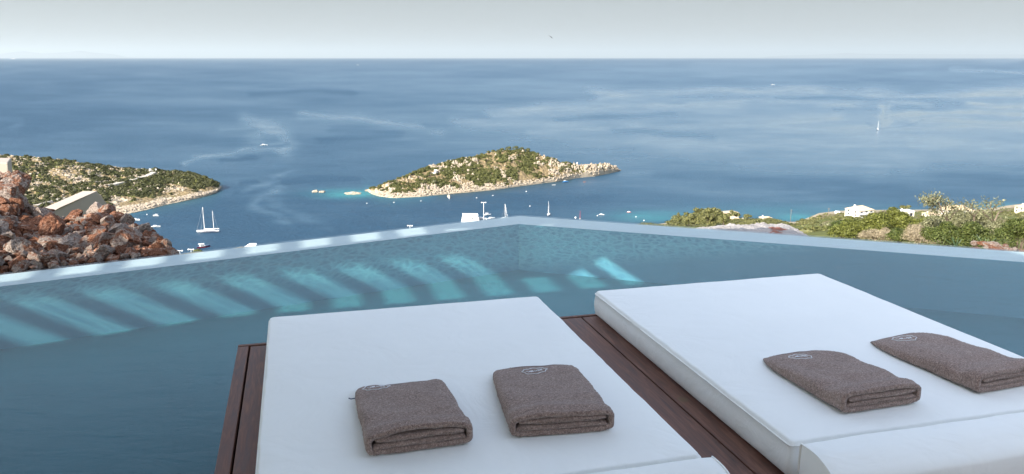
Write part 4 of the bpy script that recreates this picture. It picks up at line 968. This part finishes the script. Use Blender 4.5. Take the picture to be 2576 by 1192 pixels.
# ------------------------------------------------------------------ harbour edge seen over the pool
p=sea(1181,556); e=empty('harbour_building',p,R(8)); tag(e,'plain white harbour building with slanting side just above the pool edge','building')
s=650/2050; bb=prism([(-7,-4,0),(8.2,-4,0),(6.6,-4,5.0),(-5.8,-4,5.4)],[(-6.4,4,0),(8.6,4,0),(7.,4,5.2),(-5.2,4,5.6)]); fixn(mesh('wall',*bb,M['white_paint'],e)); 
fixn(mesh('roof',*prism([(-6.1,-4.2,5.42),(6.9,-4.2,5.02),(6.9,-4.2,5.3),(-6.1,-4.2,5.7)],[(-5.5,4.2,5.62),(7.3,4.2,5.22),(7.3,4.2,5.5),(-5.5,4.2,5.9)]),M['white_paint'],e)); MB().box((2,-4.03,2.6),(1.2,.1,1.2)).build('window',M['glass_dark'],e)
def lamp(x,yb,yt,label,arms=2,w=.5):
    p=sea(x,yb); h_=(yb-yt)*p.y/2050; e=empty('lamp_post',p); tag(e,label,'lamp post'); MB().tube([(0,0,0),(0,0,h_)],[w*.45,w*.35],8).build('post',M['white_paint'],e)
    MB().box((0,0,h_+.1),(3.4,.35,.3)).build('crossbar',M['white_paint'],e)
    for k in range(arms): MB().box((-1.7+3.4*k/(arms-1),0,h_+.1),(.7,.9,.7)).build('lamp_head',M['white_paint'],e)
lamp(1217,562,506,'tall floodlight mast beside the white harbour building')
lamp(1032,592,566,'lamp post with several heads alone above the left pool edge',3)
lamp(454,650,629,'short white post at the right foot of the rubble heap',2,.4)
lamp(482,645,626,'small white lamp post behind the green bush by the dark tender',2)
p=sea(630,630); e=empty('white_roof',p,R(20)); tag(e,'white flat roof peeping over the left pool edge','roof'); s=p.y/2050
fixn(mesh('roof',*prism([(-5,-2,2.2),(3,-2,2.2),(4,-2,3.8),(-1,-2,4.3)],[(-4,3,2.2),(4,3,2.2),(4.6,3,4.2),(0,3,4.6)]),M['white_paint'],e)); MB().box((0,0,1.1),(5,3,2.2)).build('wall',M['cream_wall'],e)
pl=[((q.x,q.y,SEA+random.uniform(.5,2.4)),random.uniform(1,2)) for q in [sea(random.uniform(485,520),random.uniform(638,648)) for _ in range(10)]]
o=leaf_clumps('green_bush',pl,M['leaf_bright'],200,.25,.9); tag(o,'yellow green bush top showing over the left pool edge','bush')
# ------------------------------------------------------------------ boats
def hullmesh(L,B,Hf,Hs,depth=.5,transom=.7):
    N=16; vv=[];ff=[]; ring=9
    for i in range(N+1):
        t=i/N; x=-L/2+L*t; bw=B/2*(1-max(0,(t-.35)/.65)**2.3)*(transom+(1-transom)*min(1,t/.35)); h_=Hs+(Hf-Hs)*t**1.8; rk=.10*L*max(0,(t-.8)/.2)**1.5*0
        for k in range(ring):
            a=k/(ring-1)*2-1; ss=abs(a); z=-depth+(h_+depth)*ss**.9; y=bw*math.copysign(min(1,ss**.45),a)*(.55+.45*ss if t>.1 else .7+.3*ss)
            vv.append((x+rk,y+1e-4*a,z))
    for i in range(N):
        for k in range(ring-1): ff.append((i*ring+k,(i+1)*ring+k,(i+1)*ring+k+1,i*ring+k+1))
    ff.append(tuple(range(ring)))
    dk=[]
    for i in range(N): ff.append((i*ring,i*ring+ring-1,(i+1)*ring+ring-1,(i+1)*ring))
    return vv,ff
def boat(x,y,L,head,label,hull='white_paint',deckmat='white_paint',cabin='white_paint',kind='motor',B=None,canopy=None,cat='boat',mast=0,mastmat='white_paint',name='motorboat',stripe=None):
    """L in metres; head = compass heading of the bow in the scene"""
    p=sea(x,y); e=empty(name,p,R(90-head)); tag(e,label,cat); B=B or L*.32
    vv,ff=hullmesh(L,B,L*.15,L*.10,.4); o=fixn(mesh('hull',vv,ff,M[hull],e,False))
    if stripe: 
        q=[(a*1.004,b2*1.03,min(c_,.25) if c_>-.39 else c_) for a,b2,c_ in vv]; fixn(mesh('boot_stripe',q,ff[:-17],M[stripe],o))
    if kind=='motor':
        pr=[(-L*.28,L*.09),(-L*.24,L*.22),(L*.06,L*.22),(L*.18,L*.11)]; cb=fixn(mesh('cabin',*prism([(a,-B*.32,c_) for a,c_ in pr],[(a,B*.32,c_) for a,c_ in pr]),M[cabin],e))
        MB().box((-L*.08,0,L*.165),(L*.26,B*.66,L*.05)).build('window',M['glass_dark'],cb)
        MB().tube([(L*.2,-B*.3,L*.12),(L*.2,-B*.3,L*.19),(L*.42,0,L*.21),(L*.2,B*.3,L*.19),(L*.2,B*.3,L*.12)],.03,5).build('railing',M['metal'],e)
    if canopy:
        o2=MB().box((-L*.15,0,L*.30),(L*.42,B*.85,.12)).build('canopy',M[canopy],e)
        for sx in (-L*.34,L*.04):
            for sy in (-B*.38,B*.38): MB().tube([(sx,sy,L*.08),(sx,sy,L*.30)],.04,5).build('canopy_post',M['metal'],o2)
    if kind=='open': 
        hbox(MB(),-L*.3,-L*.2,-B*.3,B*.3,L*.10,L*.125).build('bench',M['wood_pole'],e); hbox(MB(),L*.0,L*.1,-B*.35,B*.35,L*.11,L*.135).build('bench',M['wood_pole'],e)
    if kind=='cover': 
        v2,f2=I2; q=v2*np.array([L*.42,B*.45,L*.16]); q[:,2]=np.maximum(q[:,2],0)+L*.09; mesh('boat_cover',q,f2,M[cabin],e,True)
    if mast:
        MB().tube([(L*.05,0,0),(L*.05,0,mast)],[.14,.09],6).build('mast',M[mastmat],e)
    return e
def yacht(x,y,L,masts,head,label,stays=True):
    p=sea(x,y); e=empty('sailing_yacht',p,R(90-head)); tag(e,label,'sailing boat'); B=L*.27
    vv,ff=hullmesh(L,B,L*.095,L*.075,.5,.75); h=fixn(mesh('hull',vv,ff,M['white_paint'],e)); q=[(a*1.003,b2*1.03,min(c_,.22)) for a,b2,c_ in vv]; fixn(mesh('boot_stripe',q,ff[:-17],M['navy'],h))
    pr=[(-L*.2,L*.07),(-L*.17,L*.115),(L*.12,L*.11),(L*.22,L*.085)]; cb=fixn(mesh('cabin',*prism([(a,-B*.27,c_) for a,c_ in pr],[(a,B*.27,c_) for a,c_ in pr]),M['white_paint'],e)); MB().box((-L*.03,0,L*.095),(L*.22,B*.56,L*.012)).build('window',M['glass_dark'],cb)
    MB().box((-L*.26,0,L*.13),(L*.13,B*.6,.08)).build('sprayhood',M['canvas_grey'],e)
    for i,(mx_,mh,bm_) in enumerate(masts):
        w=max(.12,mh*.012); m_=MB().tube([(mx_*L,0,L*.07),(mx_*L,0,mh)],[w,w*.75],8).build('mast',M['white_paint'],e)
        MB().box((mx_*L,0,mh*.58),(.12,B*.5,.12)).build('spreader',M['white_paint'],m_)
        if bm_: MB().tube([(mx_*L,0,L*.15),(mx_*L-bm_*L,0,L*.155)],[w*1.2,w*.9],8).build('boom',M['white_paint'],e)
    if stays:
        mx_,mh,_=masts[0]; MB().tube([(L*.49,0,L*.095),(mx_*L+.1,0,mh*.98)],.05,4).build('stay',M['metal'],e); MB().tube([(L*.30,0,L*.09),(mx_*L+.1,0,mh*.8)],.045,4).build('stay',M['metal'],e)
        mx2,mh2,_=masts[-1]; MB().tube([(-L*.48,0,L*.08),(mx2*L-.1,0,mh2*.98)],.04,4).build('stay',M['metal'],e)
        for sy in (-1,1): MB().tube([(mx_*L,sy*B*.45,L*.08),(mx_*L,0,mh*.95)],.035,4).build('shroud',M['metal'],e)
    return e
yacht(523,583.5,16.8,[(.14,19.6,.40),(-.28,16.6,.24)],-94,'large white two-masted ketch anchored in the bay right of the rubble heap')
yacht(1380,541,9.5,[(.05,12.2,.35)],190,'white single-masted sailing boat seen end on, right of the pool corner')
yacht(1270,553,11,[(.05,13.5,.35)],150,'sailing boat whose tall mast shows just left of the pool corner')
yacht(2208,326,13,[(.05,16.5,.35)],195,'small far sailing boat trailing a pale wake on the open sea')
boat(512,622,9,60,'dark hulled tender with red stripe and white canopy below the ketch','navy','white_paint','white_paint','motor',3.2,'white_paint',stripe='red_paint')
boat(392,543,5.2,-80,'small white motorboat off the headland shore','white_paint',canopy='white_paint')
boat(341,554,7.5,95,'white speedboat partly hidden by the crest of the rubble heap')
boat(392,571,7,80,'white speedboat with its bow showing right of the rubble heap')
boat(1129,498,8.2,165,'white and yellow fishing boat moored close below the island','white_paint',cabin='yellow_canvas',canopy='yellow_canvas',mast=6)
boat(1423,458,6.5,75,'blue fishing boat moored off the east end of the island','blue_paint',cabin='blue_paint',canopy='white_paint',stripe='navy')
boat(1393,465.5,4,80,'tiny white dinghy left of the blue fishing boat','white_paint',kind='open')
boat(1470,458,3,80,'tiny orange kayak near the island cliff','orange_paint',kind='open',B=.9,name='kayak',cat='kayak')
boat(1227,541,6,70,'light blue grey cabin boat right of the floodlight mast','white_paint',cabin='white_paint',canopy='white_paint')
boat(1448,549,5.5,185,'white covered boat, left of a close pair on the right of the sailing boat','white_paint',cabin='white_paint',kind='cover')
boat(1459,551,4,185,'small red masted fishing boat beside the white covered boat','white_paint',cabin='wood_pole',mast=7,mastmat='red_paint')
boat(1513,541,4.6,110,'white covered boat alone between the close pair and the red one','white_paint',kind='cover',stripe='navy')
boat(1582,534,3.6,90,'small boat with red stern and white cover','red_paint',kind='cover')
boat(664,366,11,70,'small white cabin cruiser far out between the slicks')
boat(900,163.5,34,85,'distant white motor yacht near the horizon, left of centre',B=9,name='motor_yacht')
boat(33,148.5,330,90,'pale ferry on the horizon at the far left',B=60,name='ferry',cat='ship')
boat(1944,213.5,18,90,'tiny white speedboat far out right of centre')
boat(1487,152,60,90,'tiny white boat close under the horizon, right of centre',B=20)
boat(1236,550.5,7,60,'white boat moored beside the harbour building','white_paint'); boat(1212,552,9,100,'white motor cruiser moored under the floodlight mast','white_paint')
lab=['round mooring buoy, white, floating in the bay']
for k,(x,y) in enumerate([(1107,480+40+0),(1015+220,499)][:0]+[(1324,482),(1240,492),(1199,498),(1059,506),(991,510),(923,512),(1333,519),(1503,543),(1600,546),(370,540),(1620,555)]):
    p=sea(x,y); e=bpy.data.objects.new('mooring_buoy',bpy.data.meshes['buoy'] if 'buoy' in bpy.data.meshes else None) if False else None
    q=I2[0]*np.array([.45,.45,.5]); o=mesh('mooring_buoy',q,I2[1],M['white_paint'],None,True); o.location=p+Vector((0,0,.25)); tag(o,'small round white mooring buoy floating in the bay','buoy','mooring buoys in the bay')
# bird
p=P(1386,92,150); e=mesh('bird',*prism([(-.5,0,.25),(-.2,.05,.12),(0,.12,0),(.28,.05,-.3),(.1,-.02,-.02),(0,-.14,-.04),(-.15,-.04,.08)],[(-.48,0,.22),(-.2,.05,.06),(0,.1,-.1),(.26,.05,-.32),(.1,-.02,-.08),(0,-.12,-.1),(-.15,-.04,.03)]),M['feather']); fixn(e); e.location=p; tag(e,'small dark bird gliding in the sky above the horizon','bird')
# ------------------------------------------------------------------ the villa's roof and pergola (outside the frame, casts the shade)
RZ=3.5; su=5.196*(RZ/3)*math.cos(R(SAZ-74.9)); sv=5.196*(RZ/3)*math.cos(R(SAZ+15.1))
rb=MB()
def rbox(u0,u1,v0,v1,z0=RZ,z1=RZ+.03): rb.box(((u0+u1)/2-su,(v0+v1)/2-sv,(z0+z1)/2),(u1-u0,v1-v0,z1-z0))
def rpoly(pts,z0,z1):
    v,f=prism([(u-su,v-sv,z0) for u,v in pts],[(u-su,v-sv,z1) for u,v in pts]); rb.add(v,f)
rpoly([(-9,-.6),(5.9,-.6),(5.9,6.33),(-1.48,6.33),(-9,4.45)],RZ,RZ+.05)
L1=lambda u:6.42+.25*(u+2.2)
for a,b2 in ((0,.18),(.52,.78),(1.10,1.35),(1.65,2.0),(2.25,2.6)): rpoly([(-9,L1(-9)+a),(2.45,L1(2.45)+a),(2.45,L1(2.45)+b2),(-9,L1(-9)+b2)],RZ,RZ+.03)
u=-9+.17
while u<2.4:
    lo_=6.33 if u>-1.48 else 6.33+.25*(u+1.48); rpoly([(u+.31,lo_-.02),(u+.463,lo_-.02),(u+.463,L1(u)+2.6),(u+.31,L1(u)+2.6)],RZ-.04,RZ-.004); u+=.463
rpoly([(1.3,6.84),(2.45,6.84),(2.45,7.47),(1.3,7.47)],RZ+.035,RZ+.06); rpoly([(1.3,7.56),(2.45,7.56),(2.45,8.3),(1.3,8.3)],RZ+.035,RZ+.06)  # extra boards added to dim the sun patches right of the pool corner
rpoly([(2.45,6.332),(5.9,6.332),(5.9,7.6),(2.45,8.0)],RZ,RZ+.03)
o=fixn(rb.build('roof',M['white_paint'])); o.rotation_euler.z=R(15.1); o['kind']='structure'
w_=MB(); w_.box((0,-4.6,1.6),(16,.2,3.2)); o=w_.build('villa_wall',M['cream_wall']); o.rotation_euler.z=R(15.1); o['kind']='structure'
w_=MB(); w_.box((0,-1.9,.0),(16,2.6,.28)); o=w_.build('terrace_floor',M['concrete']); o.rotation_euler.z=R(15.1); o['kind']='structure'
# ------------------------------------------------------------------ haze
HZ=True
if HZ:
    m=bpy.data.materials.new('haze_air'); m.use_nodes=True; nt=m.node_tree; nt.nodes.clear(); o_=nt.nodes.new('ShaderNodeOutputMaterial'); pv=nt.nodes.new('ShaderNodeVolumePrincipled')
    pv.inputs['Color'].default_value=(.70,.79,.82,1); pv.inputs['Density'].default_value=1.0e-5; pv.inputs['Anisotropy'].default_value=.2; nt.links.new(pv.outputs[0],o_.inputs['Volume'])
    S=300000.; zb,zt=SEA-8,2500.
    o=MB().box((0,0,(zb+zt)/2),(2*S,2*S,zt-zb)).build('haze',m); o['kind']='stuff'; o['label']='pale sea haze over the far water'
# ------------------------------------------------------------------ world, sun, camera
w=bpy.data.worlds.new('World'); sc.world=w; w.use_nodes=True; nt=w.node_tree; bg=nt.nodes['Background']
sky=nt.nodes.new('ShaderNodeTexSky'); sky.sky_type='NISHITA'; sky.sun_disc=False; sky.sun_elevation=R(SEL); sky.sun_rotation=R(180+SAZ); sky.altitude=130; sky.air_density=1.0; sky.dust_density=2.5; sky.ozone_density=1.5
hs=nt.nodes.new('ShaderNodeHueSaturation'); hs.inputs['Saturation'].default_value=.62; hs.inputs['Value'].default_value=1.5; nt.links.new(sky.outputs[0],hs.inputs['Color'])
tc=nt.nodes.new('ShaderNodeTexCoord'); sx=nt.nodes.new('ShaderNodeSeparateXYZ'); nt.links.new(tc.outputs['Generated'],sx.inputs[0])
low=ramp(nt,sx.outputs['Z'],[(0,(.81,.86,.85)),(.03,(.77,.825,.825)),(.075,(.69,.76,.78)),(.2,(.40,.63,.90)),(.4,(.34,.57,.90))])
lowk=mix(nt,1.0,low,(2.1,2.1,2.1),'MULTIPLY')
k=ramp(nt,sx.outputs['Z'],[(.12,g(0)),(.42,g(1))],'EASE')
nt.links.new(mix(nt,k,lowk,hs.outputs[0]),bg.inputs['Color']); bg.inputs['Strength'].default_value=.145
l=bpy.data.lights.new('sun','SUN'); l.energy=4.7; l.angle=R(.5); l.color=(1,.93,.82); lo=bpy.data.objects.new('sun',l); col.objects.link(lo)
d=Vector((math.sin(R(SAZ))*math.cos(R(SEL)),math.cos(R(SAZ))*math.cos(R(SEL)),-math.sin(R(SEL)))); lo.rotation_euler=d.to_track_quat('-Z','Y').to_euler()
cam=bpy.data.cameras.new('camera'); cam.sensor_width=36; cam.lens=36*F/2576; cam.clip_start=.05; cam.clip_end=400000; co=bpy.data.objects.new('camera',cam); col.objects.link(co)
co.location=(0,0,CZ); co.rotation_euler=(math.pi/2-PT,0,0); sc.camera=co
sc.view_settings.view_transform='Standard'; sc.view_settings.look='None'; sc.view_settings.gamma=1; sc.view_settings.exposure=1.13
cy=sc.cycles; cy.max_bounces=8; cy.diffuse_bounces=3; cy.glossy_bounces=3; cy.transparent_max_bounces=12; cy.volume_bounces=0; cy.caustics_reflective=False; cy.caustics_refractive=False
cy.use_denoising=True; cy.denoising_prefilter='ACCURATE'
